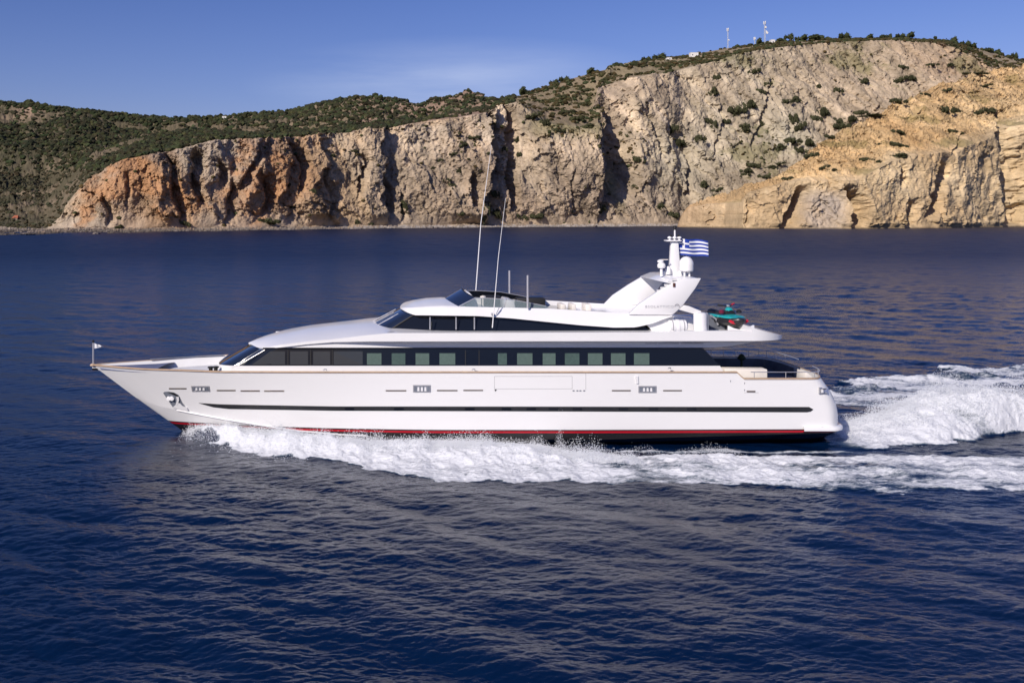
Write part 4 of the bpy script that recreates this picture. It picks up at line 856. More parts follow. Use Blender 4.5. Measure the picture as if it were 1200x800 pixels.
for x0_, x1_ in ((430, 447), (459, 475), (487, 503), (515, 533.5), (583.5, 594), (606, 624), (636, 651), (662, 679), (689, 706), (716, 733), (743, 761)):
    Bld(panel(MB(), [(x0_, 413.8), (x1_, 413.8), (x1_, 427.3), (x0_, 427.3)], .016), 'curtained_window', pane, wb, bevel=0)
pane2 = mat('half_drawn_curtain_glass', (.060, .095, .080), .22, noise=.12, nscale=8)
for k_ in (1, 4, 7): bpy.data.objects[['curtained_window', 'curtained_window.001', 'curtained_window.002', 'curtained_window.003', 'curtained_window.004', 'curtained_window.005', 'curtained_window.006', 'curtained_window.007'][k_]].data.materials[0] = pane2
fwd = mat('smoky_window_glass', (.036, .040, .045), .12)
for x0_, x1_, xs_ in ((306, 334, 12), (340, 361, 0), (367, 387, 0), (391, 425, 0)):
    Bld(panel(MB(), [(x0_+xs_*.9, 411.5), (x1_, 411.5), (x1_, 427.0), (x0_-xs_*.9, 427.0)], .010), 'side_window', fwd, wb)
for x in (337, 363.5, 389, 545, 561): Bld(panel(MB(), [(x, 410), (x+.9, 410), (x+.9, 428), (x, 428)], .024), 'mullion', black, wb)
# windscreen of the main deck: blue glass over the rounded nose, with a bright pillar at its side
wr = [[(x, YC-h-.004, z) for x, h, z in r[:15]] for r in (L1b, L2b)]
def offs(r, o): return [(x-o, YC-h*(1+.0), z) for x, h, z in r]
wn = [offs(L1b[:15], .03), offs(L2b[:15], .03)]
ws = Bld(MB().grid(wn).grid(mir(wn)), 'windscreen', screen)
Bld(rib([(L1b[14][0], YC-L1b[14][1]-.03, L1b[14][2]), (L2b[14][0], YC-L2b[14][1]-.03, L2b[14][2])], .014), 'pillar', chrome, ws)
Bld(rib([(L1b[14][0], YC+L1b[14][1]+.03, L1b[14][2]), (L2b[14][0], YC+L2b[14][1]+.03, L2b[14][2])], .035), 'pillar', chrome, ws)

# upper deck shell: lip, crowned roof forward, overhang aft
lipb = crv([(285, 406), (296, 408), (312, 409.6), (335, 407.6), (360, 404.5), (390, 402), (430, 401.2), (913, 400.6)]); lipt = crv([(285, 405), (296, 406), (307, 407.6), (330, 403.8), (360, 400), (390, 397.4), (430, 392.6), (455, 390.2), (770, 389.3), (800, 388), (870, 387.2), (890, 391), (913, 399.5)])
crown = crv([(290, 403), (292, 401), (300, 397.5), (312, 393.8), (330, 389.8), (360, 384.3), (390, 380.8), (430, 377), (450, 376.5), (470, 380)])
def hb_lip(x):
    t = np.clip((x+6.72)/2.2, 0, 1); a = 3.02*(1-(1-t)**2.6); b = float(hb_sheer(x))-.10+.30*sst(-3.5, 3.5, np.array(x)); v = min(a if x < -4.5 else 9, b)
    if x < -4.5: v = a*(1-sst(-5.6, -4.5, np.array(x)))+min(b, 9)*sst(-5.6, -4.5, np.array(x)) if x > -5.6 else a
    return float(v)
secs = []; xu = np.r_[-6.72, -6.70, np.linspace(-6.64, -4.5, 22), np.linspace(-4.3, 1.2, 26), np.linspace(1.5, 18.45, 56)]
def deckup(x, hb):
    zb, zt = z_at(x, hb, lipb), z_at(x, hb, lipt); pc = PX0+F*x/YC
    if pc < 452:
        zc = Zp(float(crown(pc)), YC); zc = max(zc, zt+.01)
        top = [(hb*k, zt+(zc-zt)*(1-k**2.2)) for k in (1, .96, .9, .8, .65, .5, .35, .18, 0)]
    else:
        zi = zt-.04 if pc < 760 else zt-.22
        w = sst(452, 520, np.array(pc)); zc0 = Zp(376.5, YC); top = [(hb*k if k > .9 else hb*k, (zt if k > .94 else zi)+(zc0-zt)*(1-k**2.2)*(1-w)) for k in (1, .955, .94, .8, .65, .5, .35, .18, 0)]
    return [(0, zb)]+[(max(hb-.10, 0), zb)]+[(hb, zb+.05)]+top
for x in xu: secs.append(deckup(x, hb_lip(x)))
full = [[(x, YC-h, z) for h, z in s]+[(x, YC+h, z) for h, z in s[::-1]] for x, s in zip(xu, secs)]
# rounded aft end with its low fairing
hbA = hb_lip(18.45); zbA, ztA = z_at(18.45, hbA, lipb), z_at(18.45, hbA, lambda p: 383.4)
for t in np.r_[.001, np.linspace(0, 1, 16)[1:]]:
    h = hbA*math.cos(t*math.pi/2)**.5 if t < 1 else .02; x = 18.45+2.25*math.sin(t*math.pi/2)
    zt = ztA-(ztA-zbA-.10)*math.sin(t*math.pi/2)**.9; s = [(0, zbA+.02*t), (max(h-.1, 0), zbA+.02*t), (h, zbA+.05)]+[(h*k, zt) for k in (1, .955, .94, .8, .65, .5, .35, .18, 0)]
    full.append([(x, YC-a_, z) for a_, z in s]+[(x, YC+a_, z) for a_, z in s[::-1]])
shell = Bld(MB().grid(full, close=True), 'upper_deck', gel, sharp=32)
# frieze between the windows and the overhang, with its rounded aft soffit
fz = []; xf = np.r_[np.linspace(-5.6, 16.3, 50), np.linspace(16.6, 19.2, 10)]
for x in xf:
    hb = float(hb_sheer(x))-.20-.17*float(sst(-4, 4, np.array(x))); zt = z_at(x, hb, lipb)+.12; zb = z_at(x, hb, lambda p: 408.6)
    if x > 16.3: zb = zb+(zt-.05-zb)*((x-16.3)/2.9)**1.8
    fz.append([(x, YC, zb), (x, YC-hb+.12, zb), (x, YC-hb, zb+.06 if zb+.06 < zt else zt), (x, YC-hb, zt)])
fzm = MB().grid(fz).grid(mir(fz)); Bld(fzm, 'soffit', gel, sharp=35)
xg = [6.0]
for a_ in ((741, 402.6, 772, 403.2), (773, 402.8, 797, 403.4), (800, 402.6, 826, 403.2)):
    Y = 46.25; MB()
    Bld(MB().prism([(Xp(a_[0], Y), Zp(a_[1], Y)), (Xp(a_[2], Y), Zp(a_[1], Y)), (Xp(a_[2], Y), Zp(a_[3], Y)), (Xp(a_[0], Y), Zp(a_[3], Y))], YC-float(hb_sheer(Xp(770, 46.2)))+.37-.012, YC-float(hb_sheer(Xp(770, 46.2)))+.40), 'air_vent', seam)

# wheelhouse band: black glass with a raked blue windscreen
U1 = ring(-.34, .50, 2.25, 5.58, 5.47, Xp(767, 46.9), lambda x: 5.44, lambda x: 2.25+.60*min(1, (x-.5)/3.5), n2=24)
U2 = ring(1.42, 2.02, 2.15, 6.50, 6.42, Xp(755, 46.9), lambda x: 6.45-.6*float(sst(9, 14, np.array(x))), lambda x: 2.15+.52*min(1, (x-2)/3.5), n2=24)
wh = Bld(ring_mesh([U1, U2], bottom=False), 'wheelhouse_windows', glass, sharp=40)
wn = [offs(U1[:15], .03), offs(U2[:15], .03)]; w2 = Bld(MB().grid(wn).grid(mir(wn)), 'windscreen', screen)
for sgn in (1, -1): Bld(rib([(U1[14][0], YC-sgn*(U1[14][1]+.02), U1[14][2]), (U2[14][0], YC-sgn*(U2[14][1]+.02), U2[14][2])], .04), 'pillar', black, w2)
for fr_ in (-.62, -.25, .12, .5):                               # wipers lying up the glass
    def sp(t, f=fr_):
        h = f*2.0; x0 = -.34+.84*(abs(f)**2); x1 = 1.42+.6*(abs(f)**2); return (x0+(x1-x0)*t-.10, YC+h, 5.58+.9*t+.03)
    Bld(MB().tube([sp(.05), sp(.62)], .022, 5).tube([sp(.30), tuple(a+b for a, b in zip(sp(.78), (0, .10, 0)))], .028, 5), 'wiper', chrome, w2)
for px_ in (504, 534.5, 556):
    Y = 46.83; Bld(MB().tube([W(px_, 371.5, Y), W(px_, 386, Y)], .035, 6), 'window_clamp', chrome, wh)
# pale collar round the foot of the windscreen
col_ = [(x-.14, YC-h*1.04, z-.05) for x, h, z in U1[:15]]; Bld(rib(col_, .09).tube([(x, 2*YC-y, z) for x, y, z in col_], .09, 6), 'windscreen_collar', gel)

# flybridge: domed nose, side coamings that sweep down aft, open well
fbB = crv([(468, 361.2), (471.7, 363.2), (476.8, 366), (486, 369.2), (560, 370.2), (600, 373), (640, 377), (680, 381), (720, 383.8), (745, 383.4), (765, 379), (778, 374), (790, 369.8)]); fbT = crv([(468, 360.9), (472, 360.4), (484, 360.6), (500, 359.5), (520, 358.8), (541, 359.4), (645, 361.6), (700, 365), (740, 367.3), (790, 369.2)])
fbC = crv([(468, 360.8), (470, 359.4), (475, 357), (485, 353), (500, 350.2), (518, 349.3), (545, 350.5)])
x0f, x1f = 1.30, Xp(789, 46.75); fs = []
xs_f = np.r_[x0f, x0f+.03, np.linspace(x0f+.08, 5.0, 30), np.linspace(5.2, x1f, 46)]
for x in xs_f:
    t = np.clip((x-x0f)/1.05, 0, 1); hB = math.sqrt(max(0, 1-(1-t)**2))*float(np.interp(x, [1.3, 2.3, 3.5, 5], [2.6, 2.6, 2.82, 2.95])); hT = hB*np.interp(x, [1.4, 3, 6], [.80, .84, .855])
    zB, zT = z_at(x, hB, fbB), z_at(x, hT, fbT); pc = PX0+F*x/YC
    if pc < 540:
        zC = max(Zp(float(fbC(pc)), YC), zT+.01); s = [(0, zB+.08), (max(hB-.2, 0), zB+.05), (hB, zB), (hB*.99+hT*.01, zB+.03)]
        s += [(hT+(hB-hT)*(1-k), zB+(zT-zB)*k) for k in (.5, .8)]
        s += [(hT*k, zT+(zC-zT)*(1-k**2)) for k in (1, .93, .85, .7, .5, .25, 0)]
    else:
        zf = min(max(6.30, zB+.13), zT-.10); s = [(0, zf-.06), (max(hB-.2, 0), min(zB+.05, zf-.06)), (hB, zB), (hB*.99+hT*.01, min(zB+.03, zT-.02))]
        s += [(hT+(hB-hT)*(1-k), zB+(zT-zB)*k) for k in (.5, .8)] + [(hT, zT), (hT-.12, zT), (hT-.17, zf), (hT*.7, zf), (hT*.5, zf), (hT*.25, zf), (0, zf)]
    fs.append([(x, YC-h, z) for h, z in s]+[(x, YC+h, z) for h, z in s[::-1]])
fbm = MB().grid(fs, close=True); fbm.add(fs[0], [tuple(range(len(fs[0])))]); fbm.add(fs[-1], [tuple(range(len(fs[-1])))])
fly = Bld(fbm, 'flybridge', gel, sharp=38)
# bulkhead between the band and the open boat deck
Bld(MB().prism([(Xp(757, 46.95), 6.0), (Xp(767, 46.95), 5.5), (Xp(790, 46.95), 5.5), (Xp(790, 46.95), 6.35), (Xp(770, 46.95), 6.3)], YC-2.72, YC+2.72), 'bulkhead', gel2)
# flybridge windscreen and side deflectors
def C3(px, py, h): return W(px, py, YC-h)
b0, b1, t0_, t1_ = C3(519, 351, 0), C3(536.5, 359.6, 2.4), C3(541, 338, 0), C3(557.5, 348.8, 2.2)
def arc(p, q, n=10):
    r = []
    for k in range(n+1):
        a = k/n; r.append((p[0]+(q[0]-p[0])*a**2.2, p[1]+(q[1]-p[1])*a, p[2]+(q[2]-p[2])*a**1.3))
    return r
g_ = [arc(b0, b1), arc(t0_, t1_)]; fw = Bld(MB().grid(g_).grid(mir(g_)), 'windscreen', screen, fly)
for q_ in (arc(b0, b1), arc(t0_, t1_)): Bld(rib(q_, .022).tube([(x, 2*YC-y, z) for x, y, z in q_], .022, 6), 'windscreen_frame', black, fly)
Bld(rib([b1, t1_], .03).tube([(p[0], 2*YC-p[1], p[2]) for p in (b1, t1_)], .03, 6), 'windscreen_frame', chrome, fly)
sdl = [b1, C3(560, 359.8, 2.4), C3(600, 360.4, 2.4), C3(645, 361.6, 2.4)]; sdu = [t1_, C3(575, 349.6, 2.3), C3(600, 351, 2.3), C3(640, 358.5, 2.35)]
def sidegl(s, m, nm):
    g = lambda p: p if s > 0 else (p[0], 2*YC-p[1], p[2]); Bld(MB().grid([[g(p) for p in sdl], [g(p) for p in sdu]]), nm, m, fly); Bld(rib([g(p) for p in sdu], .02), 'deflector_rail', chrome, fly)
sidegl(1, clear, 'wind_deflector'); sidegl(-1, glass, 'wind_deflector')
Bld(MB().prism([(Xp(546, 48.9), 6.3), (Xp(544, 48.9), 7.28), (Xp(549, 48.9), 7.42), (Xp(557, 48.9), 7.05), (Xp(562, 48.9), 6.3)], 48.4, 50.6), 'helm_console', gel, fly, bevel=.05)
Bld(MB().prism([(Xp(591, 48.6), 6.3), (Xp(590, 48.6), 6.9), (Xp(592, 48.6), 7.1), (Xp(601, 48.6), 7.02), (Xp(604, 48.6), 6.3)], 48.1, 50.0), 'helm_seat', gel, fly, bevel=.06)
Bld(MB().box(Xp(566, 51), Xp(588, 51), 50.6, 52.0, 6.3, 7.0), 'dark_settee', black, fly, bevel=.08); Bld(MB().box(Xp(606, 51), Xp(640, 51), 51.2, 52.0, 6.3, 6.88), 'dark_settee', black, fly, bevel=.08)
Bld(MB().lathe((Xp(566, 48.6), 48.6, 6.35), [(.05, 0), (.05, .75), (.15, .8), (.15, .86), (.03, .9)], 10), 'binnacle', cushion, fly)
for x_, w_ in ((655, 6), (668, 5), (684, 7)): Bld(MB().box(Xp(x_, 50.5), Xp(x_+w_, 50.5), 50.0, 51.1, 6.3, 6.66), 'sunbed', cushion, fly, bevel=.06)
# radar arch: two raked legs and the wing between them
leg = [(737, 368.8), (749, 356.5), (770, 342.5), (790, 330.6), (800, 326.8), (822, 326), (815, 338), (801, 357), (795, 363.2), (788, 369.2)]
YL = 47.0; lx = [(Xp(x, YL), Zp(y, YL)) for x, y in leg]
arch = None
a1 = MB().prism(lx, YL, YL+.26); arch = Bld(a1, 'radar_arch', gel, bevel=.04)
Bld(MB().prism(lx, 2*YC-YL-.26, 2*YC-YL), 'arch_leg', gel, arch, bevel=.04)
wng = [(Xp(783, YL), Zp(331.5, YL)-.02), (Xp(797, YL), Zp(326.4, YL)), (Xp(822, YL)-.05, Zp(326.3, YL)), (Xp(818, YL), Zp(332, YL)), (Xp(800, YL), Zp(333.5, YL))]
Bld(MB().prism(wng, YL+.262, 2*YC-YL-.262), 'arch_wing', gel, arch, bevel=.04)
Bld(MB().prism([(Xp(a_, YL), Zp(b_, YL)) for a_, b_ in ((801.5, 357.5), (808, 358.8), (822, 364.5), (822, 369), (812, 367.5), (795.5, 362.8))], YL+.02, YL+.20), 'arch_bracket', gel2, arch, bevel=.02)
Bld(MB().prism([(Xp(a_, YL), Zp(b_, YL)) for a_, b_ in ((808, 359.0), (822, 364.5), (822, 369), (812, 367.5))], 2*YC-YL-.2, 2*YC-YL), 'arch_bracket', gel2, arch, bevel=.02)
Bld(MB().box(Xp(788.5, YL), Xp(791, YL), YL-.05, YL-.003, Zp(336, YL), Zp(331.5, YL)), 'side_light', mat('lamp_housing', (.10, .04, .03), .4), arch)
for k in range(5):
    x_, y_ = 771+6*k*.75, 341-4.4*k*.75; Bld(MB().box(Xp(x_, YL), Xp(x_+4, YL), YL+.03, YL+.24, Zp(y_, YL)-.05, Zp(y_, YL)+.05), 'step', gel2, arch)
def text_mesh(body, size, loc, m, name, parent, width=None):
    c = bpy.data.curves.new(name, 'FONT'); c.body = body; c.size = size; c.extrude = .004; c.space_character = 1.35; c.align_x = 'LEFT'
    o = bpy.data.objects.new(name, c); COL.objects.link(o); dg = bpy.context.evaluated_depsgraph_get(); me = bpy.data.meshes.new_from_object(o.evaluated_get(dg)); bpy.data.objects.remove(o)
    xs = [v.co.x for v in me.vertices]; k = (width/(max(xs)-min(xs))) if width else 1
    for v in me.vertices: x, y, z = v.co; v.co = (x*k+loc[0]-ORG[0], loc[1]-z-ORG[1], y+loc[2]-.0)
    return link_mesh(name, me, m, parent)
ink = mat('grey_lettering', (.33, .33, .36), .4)
text_mesh('BSOLATTICO', .17, (Xp(756, YL), YL-.006, Zp(360.6, YL)), ink, 'name_lettering', arch, width=Xp(789, YL)-Xp(756, YL))
em = MB(); cxm, czm = Xp(793.3, YL), Zp(358.6, YL)
ringp = [(cxm+.11*math.cos(a), YL-.012, czm+.10*math.sin(a)) for a in np.linspace(-.5, 3.64, 14)]; em.tube(ringp, .014, 5)
em.tube([(cxm-.09, YL-.012, czm+.02), (cxm-.05, YL-.012, czm+.07), (cxm, YL-.012, czm-.0), (cxm+.05, YL-.012, czm+.07), (cxm+.09, YL-.012, czm+.02)], .016, 5); Bld(em, 'emblem', ink, arch)
# mast, domes, radar
xm = Xp(789.7, YC); mast_ = Bld(MB().prism([(xm-.28, 8.1), (xm+.34, 8.1), (xm+.20, 10.02), (xm-.17, 10.02)], YC-.16, YC+.16), 'mast', gel, bevel=.05)
Bld(MB().zprism([(xm-.45, YC-.3), (xm+.32, YC-.3), (xm+.38, YC+.3), (xm-.45, YC+.3)], 10.02, 10.09), 'crosstree', gel, mast_, bevel=.02)
Bld(MB().tube([(xm+.05, YC, 10.09), (xm+.05, YC, 10.68)], .045, 8), 'pole', gel, mast_)
Bld(MB().lathe((xm+.05, YC, 10.62), [(.05, 0), (.085, .03), (.085, .2), (.04, .23)], 12), 'mast_light', black, mast_)
for dx in (-.26, .0, .25): Bld(MB().lathe((xm+dx, YC-.12, 10.09), [(.05, 0), (.05, .07), (.12, .09), (.10, .17), (.03, .20)], 12), 'navigation_lamp', gel, mast_)
for dx in (-.2, .2): Bld(MB().lathe((xm+dx, YC-.15, 10.27), [(.06, 0), (.06, .08), (.02, .1)], 10), 'lamp_lens', black, mast_)
dome = lambda x, y, z, r, h: MB().lathe((x, y, z), [(r*.85, 0), (r*.98, .05), (r, h*.45)]+[(r*math.cos(a), h*.45+(h*.55)*math.sin(a)) for a in np.linspace(.15, 1.5, 9)], 24)
xd = Xp(804.3, 48.8); sd_ = Bld(dome(xd, 48.8, Zp(318, 48.8), .37, .78), 'satellite_dome', gel)
for dx, dy in ((-.13, -.1), (.13, -.1), (0, .16)): Bld(MB().tube([(xd+dx, 48.8+dy, 8.2), (xd+dx, 48.8+dy, Zp(317.5, 48.8))], .05, 8), 'dome_leg', gel, sd_)
for x_ in (800.5, 803.5, 806, 808): Bld(MB().tube([W(x_, 322, 49.9), W(x_+1.0, 293, 49.9)], .012, 5), 'rod_aerial', gel)
xr = Xp(775, 49.2); rd = Bld(dome(xr, 49.2, Zp(314, 49.2), .21, .30).lathe((xr-.05, 49.2, Zp(308, 49.2)), [(.10, 0), (.16, .04), (.16, .12), (.05, .18)], 14), 'radar_dome', gel)
Bld(MB().tube([(xr, 49.2, 8.2), (xr, 49.2, Zp(313.5, 49.2))], .07, 8), 'pedestal', gel, rd); Bld(MB().box(xr-.05, xr+.35, 49.17, 49.23, Zp(304.6, 49.2), Zp(303.8, 49.2)), 'scanner_bar', cushion, rd)
Bld(dome(Xp(783, 49.4), 49.4, 8.3, .14, .42), 'small_dome', gel); Bld(dome(Xp(797, 49.3), 49.3, 8.22, .13, .30), 'small_dome', gel)
Bld(MB().box(Xp(777, 49.6), Xp(786, 49.6), 49.5, 49.8, 8.2, 8.45), 'horn_box', gel, bevel=.04); Bld(MB().box(Xp(795, 49.6), Xp(803, 49.6), 49.3, 49.9, 8.2, 8.36), 'horn_box', gel, bevel=.04)
# whip aerials and short posts
def whip(p0, px1, py1, Y1, mid, r, lab): return Bld(MB().tube([p0, mid, W(px1, py1, Y1)], r, 6, r*.30), 'whip_aerial', gel)
whip(W(577, 384, 46.6), 592.5, 232, 46.6, W(584, 302, 46.6), .026, ''); whip(W(557.5, 343, 52.2), 576, 170, 52.2, W(563.5, 262, 52.2), .034, '')
Bld(MB().box(Xp(575.6, 46.7), Xp(578.6, 46.7), 46.6, 46.82, Zp(369, 46.7), Zp(366.8, 46.7)), 'aerial_bracket', chrome)
Bld(MB().tube([W(581.5, 368, 46.75), W(585, 360.5, 46.9)], .02, 5), 'aerial_stay', chrome)
for x_, y0_, y1_, Y_ in ((618.4, 361, 322.5, 47.0), (597, 350, 317, 52.2)): Bld(MB().tube([W(x_, y0_, Y_), W(x_, y1_, Y_)], .055, 8), 'aerial_post', chrome)

# hull fittings
for i, (a_, b_, y_) in enumerate(((198, 218.5, 455.2), (254, 276, 457.4), (282, 304.5, 457.9), (309.5, 333, 458), (452, 476, 457.6), (512, 536, 457.4), (543, 566, 457.2), (717, 739, 457.5), (777, 799, 457.5))):
    o = Bld(strip(MB(), lambda q: y_-.75, lambda q: y_+.75, np.linspace(a_, b_, 5), 2, .014), 'vent_slot', mat('slot_trim', (.26, .22, .19), .35, .6) if i == 0 else bpy.data.materials['slot_trim'], hull)
for a_, b_, c_, d_, lean in ((224, 245, 452, 458.6, 1.2), (484, 504.5, 451, 459.3, 0), (748, 769, 452, 459.8, 0), (959, 969.5, 453.3, 460.8, 0)):
    q = [(a_, c_), (b_, c_), (b_+lean, d_), (a_+lean, d_)]; ex = .07 if a_ > 950 else 0; hp = Bld(panel(MB(), q, .03+ex, .04+ex, f=lambda x, y, out: on_hull(x, y, out)), 'fairlead', chrome, hull)
    i_ = 1.2; Bld(panel(MB(), [(a_+i_, c_+i_), (b_-i_, c_+i_), (b_-i_+lean, d_-i_), (a_+i_+lean, d_-i_)], .038+ex, .03, f=lambda x, y, out: on_hull(x, y, out)), 'recess', steel, hp)
    w = (b_-a_)
    for k in (.30, .50, .70):
        Bld(panel(MB(), [(a_+w*k-.9, c_+2.2), (a_+w*k+1.1, c_+2.2), (a_+w*k+1.4, d_-1.4), (a_+w*k-1.2, d_-1.4)], .06+ex, .03, f=lambda x, y, out: on_hull(x, y, out)), 'roller', gel, hp)
def seamline(pts):
    mb = MB()
    for p, q in zip(pts[:-1], pts[1:]):
        n = max(2, int(math.dist(p, q)/8)); mb.tube([on_hull(p[0]+(q[0]-p[0])*k/n, p[1]+(q[1]-p[1])*k/n, .0) for k in range(n+1)], .009, 4)
    return mb
Bld(seamline([(579.5, 455.5), (579.5, 440.8), (670.5, 440.8), (670.5, 455.5), (579.5, 455.5)]), 'side_hatch', seam, hull)
Bld(seamline([(670.5, 437), (670.5, 455.5)]).grid([]) if False else seamline([(686.5, 437), (686.5, 456.5)]), 'boarding_gate', seam, hull)
for a_ in (671, 675.5, 679, 683.5): Bld(panel(MB(), [(a_, 457.0), (a_+2.2, 457.0), (a_+2.2, 458.3), (a_, 458.3)], .015, f=lambda x, y, out: on_hull(x, y, out)), 'step_slot', steel, hull)
Bld(panel(MB(), [(744, 440.5), (747.5, 440.5), (748, 449.5), (745.3, 449.0)], .05, .05, f=lambda x, y, out: on_hull(x, y, out)), 'mooring_flap', gel, hull)
Bld(panel(MB(), [(579.5, 456.2), (582, 456.2), (581, 458), (580, 458)], .02, f=lambda x, y, out: on_hull(x, y, out)), 'fuel_vent', black, hull)
Bld(panel(MB(), [(875, 457.6), (885, 457.6), (885, 459.3), (875, 459.3)], .02, f=lambda x, y, out: on_hull(x, y, out)), 'vent_slot', bpy.data.materials['slot_trim'], hull); Bld(seamline([(872, 459.9), (889, 459.9)]), 'vent_sill', seam, hull)
for p in ((872, 448), (872, 456), (855.5, 445.5)): Bld(panel(MB(), [(p[0], p[1]), (p[0]+.9, p[1]), (p[0]+.4, p[1]+2.2)], .02, f=lambda x, y, out: on_hull(x, y, out)), 'hinge', steel, hull)
for p in ((381, 434.2), (555, 434.0), (784.5, 432.6)): Bld(MB().tube([W(p[0]-1.6, p[1], 46.0), W(p[0]-1.2, p[1]-1.8, 46.0), W(p[0]+1.2, p[1]-1.8, 46.0), W(p[0]+1.6, p[1], 46.0)], .03, 6), 'cleat', chrome)
# anchor pocket and anchor
Hf = lambda x, y, out: on_hull(x, y, out)
pk = Bld(panel(MB(), [(191.2, 460.2), (193, 458.8), (197.5, 458.6), (204, 459.6), (209.3, 462.6), (213.2, 471), (221, 480.8), (205.5, 478), (202.5, 476.8)], .02, .03, f=Hf), 'anchor_pocket', steel, hull)
Bld(panel(MB(), [(197, 459.6), (203.5, 459.8), (208.6, 462.8), (209.5, 465.2), (203, 462.4)], .03, .02, f=Hf), 'painted_pocket_shade', blackp, pk)  # black panel painting in the shade under the pocket's upper edge
Bld(panel(MB(), [(208.5, 471), (211.5, 472.5), (214, 475.2), (219, 477), (221, 481), (211, 479.2), (202.6, 477.2), (206.5, 473.5)], .07, .05, f=Hf), 'anchor_crown', gel, pk)
Bld(panel(MB(), [(206.8, 464.5), (209.8, 464.6), (210.2, 468.5), (208.4, 474), (206.2, 474), (207.6, 468.6)], .08, .05, f=Hf), 'anchor_shank', gel, pk)
for x_, y_ in ((198.2, 466.6), (201.8, 466.5)):
    c = on_hull(x_, y_, .09); Bld(MB().lathe(c, [(.05, -.05), (.11, -.04), (.13, .03), (.08, .07)], 12, 'y'), 'anchor_fluke', gel, pk)
Bld(seamline([(192, 477.3), (225, 484)]), 'knuckle_line', seam, hull)
# swim platform lip round the stern
sp_ = []
for o_, z_ in ((-.3, .98), (.14, .98), (.20, .92), (.20, .80), (.12, .76), (-.3, .70)):
    row = []
    for x, h in zip(cx_[NS-8:], ch_[NS-8:]): row.append((x+(o_ if x > 22.1 else 0)*1.0, YC-max(h+.06+o_*.6, 0)*(1 if h > 0 else 0), z_))
    sp_.append(row)
Bld(MB().grid(sp_).grid(mir(sp_)), 'swim_platform', gel, sharp=50)
# aft deck
zA = float(sz_[NS-1])
Bld(MB().prism([(Xp(851, 46.6), 3.0), (Xp(851, 46.6), 3.76), (Xp(901, 46.6), 3.74), (Xp(901, 46.6), 3.0)], 46.75, 47.4), 'sofa_back', cushion, bevel=.05)
Bld(MB().box(Xp(858, 46.6), Xp(905, 46.6), 47.4, 48.1, 2.5, 3.35), 'sofa_seat', cushion, bevel=.05)
dkx = [(17.2, YC-3.1), (21.0, YC-3.0), (21.9, YC-1.5), (22.1, YC+1.0), (21.3, YC+3.1), (17.0, YC+3.25)]
Bld(MB().zprism(dkx, 2.3, 2.9), 'deck_cover', greyc, bevel=.04)
iC = [i for i in range(len(sx_)) if sx_[i] > 16.0 ]
Bld(MB().grid([[(sx_[i]-.25*float(np.clip((i-NS+5)/8, 0, 1)), YC+max(sh_[i]-.22, 0), sz_[i]-.03-d) for i in iC] for d in (0, 1.0)]), 'bulwark_cover', greyc)
Bld(MB().prism([(16.3, 2.5), (17.7, 2.5), (17.7, 3.65), (16.3, 3.75)], YC+2.3, YC+2.9), 'bar_unit', steel, bevel=.04)
Bld(MB().tube([W(869, 431, 50.5), W(869, 421, 50.5)], .06, 6).lathe(W(869, 421, 50.5), [(.1, -.05), (.25, .05), (.12, .25), (.02, .3)], 8), 'potted_plant', mat('dark_leaf', (.015, .03, .015), .8))
Bld(MB().prism([(Xp(938, 47.4), 3.1), (Xp(939, 47.4), 3.60), (Xp(946, 47.4), 3.4), (Xp(950, 47.4), 3.1)], 46.9, 47.9), 'stern_locker', cushion, bevel=.05)
def railing(idx, sgn, hgt, posts, nm='stern_railing'):
    top = [(sx_[i], YC-sgn*max(sh_[i]-.03, 0), sz_[i]+hgt*np.interp(k, [0, 1], [1, 1])) for k, i in enumerate(idx)]
    mb = MB().tube(top, .022, 6); o = Bld(mb, nm, chrome)
    for i in posts: Bld(MB().tube([(sx_[i], YC-sgn*max(sh_[i]-.03, 0), sz_[i]), (sx_[i], YC-sgn*max(sh_[i]-.03, 0), sz_[i]+hgt)], .02, 6), 'stanchion', chrome, o)
iA = [i for i in range(len(sx_)) if sx_[i] > 18.35 and i < NS+14]
railing(iA, 1, .32, iA[1::9]); 
iB = [i for i in range(len(sx_)) if sx_[i] > 18.0]
railing(iB, -1, .42, iB[1::4])
# bow staff
bs_ = Bld(MB().tube([W(109.3, 427.5, YC), W(109.3, 401.5, YC)], .045, 8), 'jack_staff', chrome); Bld(MB().lathe(W(109.3, 401.6, YC), [(.03, 0), (.06, .04), (.06, .13), (.02, .16)], 10), 'staff_light', black, bs_)
Bld(MB().lathe(W(109, 427.6, YC), [(.16, -.03), (.16, .02), (.09, .08)], 12), 'staff_base', teak, bs_)
def flag_mesh(x0, x1, z0, z1, Y, nx, nz, amp, drop, taper=None, seed=0, k=2.2):
    P = np.zeros((nz, nx, 3))
    for j in range(nz):
        for i in range(nx):
            u, v = i/(nx-1), j/(nz-1); zz = z0+(z1-z0)*v
            if taper: zz = (z0+z1)/2+(zz-(z0+z1)/2)*(1-u)
            P[j, i] = (x0+(x1-x0)*u, Y+amp*u**.6*math.sin(k*6.28*u+1.1*v+seed), zz-drop*u+.035*math.sin(9*u+2*v)*u)
    return P
# pennant at the bow
P = flag_mesh(Xp(110.3, YC), Xp(120.5, YC), Zp(408.5, YC), Zp(401.8, YC), YC, 14, 8, .06, .03, True)
pn = np_mesh('pennant', (P-0).reshape(-1, 3), grid_faces(8, 14), mat('pennant_cloth', (.72, .74, .78), .8)); tag(pn, 'small white triangular pennant flying from the bow staff', 'pennant')
mk = MB().tube([W(113, 405.3, YC-.09), W(114.4, 404.2, YC-.09), W(115.4, 405.6, YC-.09), W(113.9, 406.4, YC-.09), W(113, 405.3, YC-.09)], .012, 4).build('pennant_mark', ink, pn)
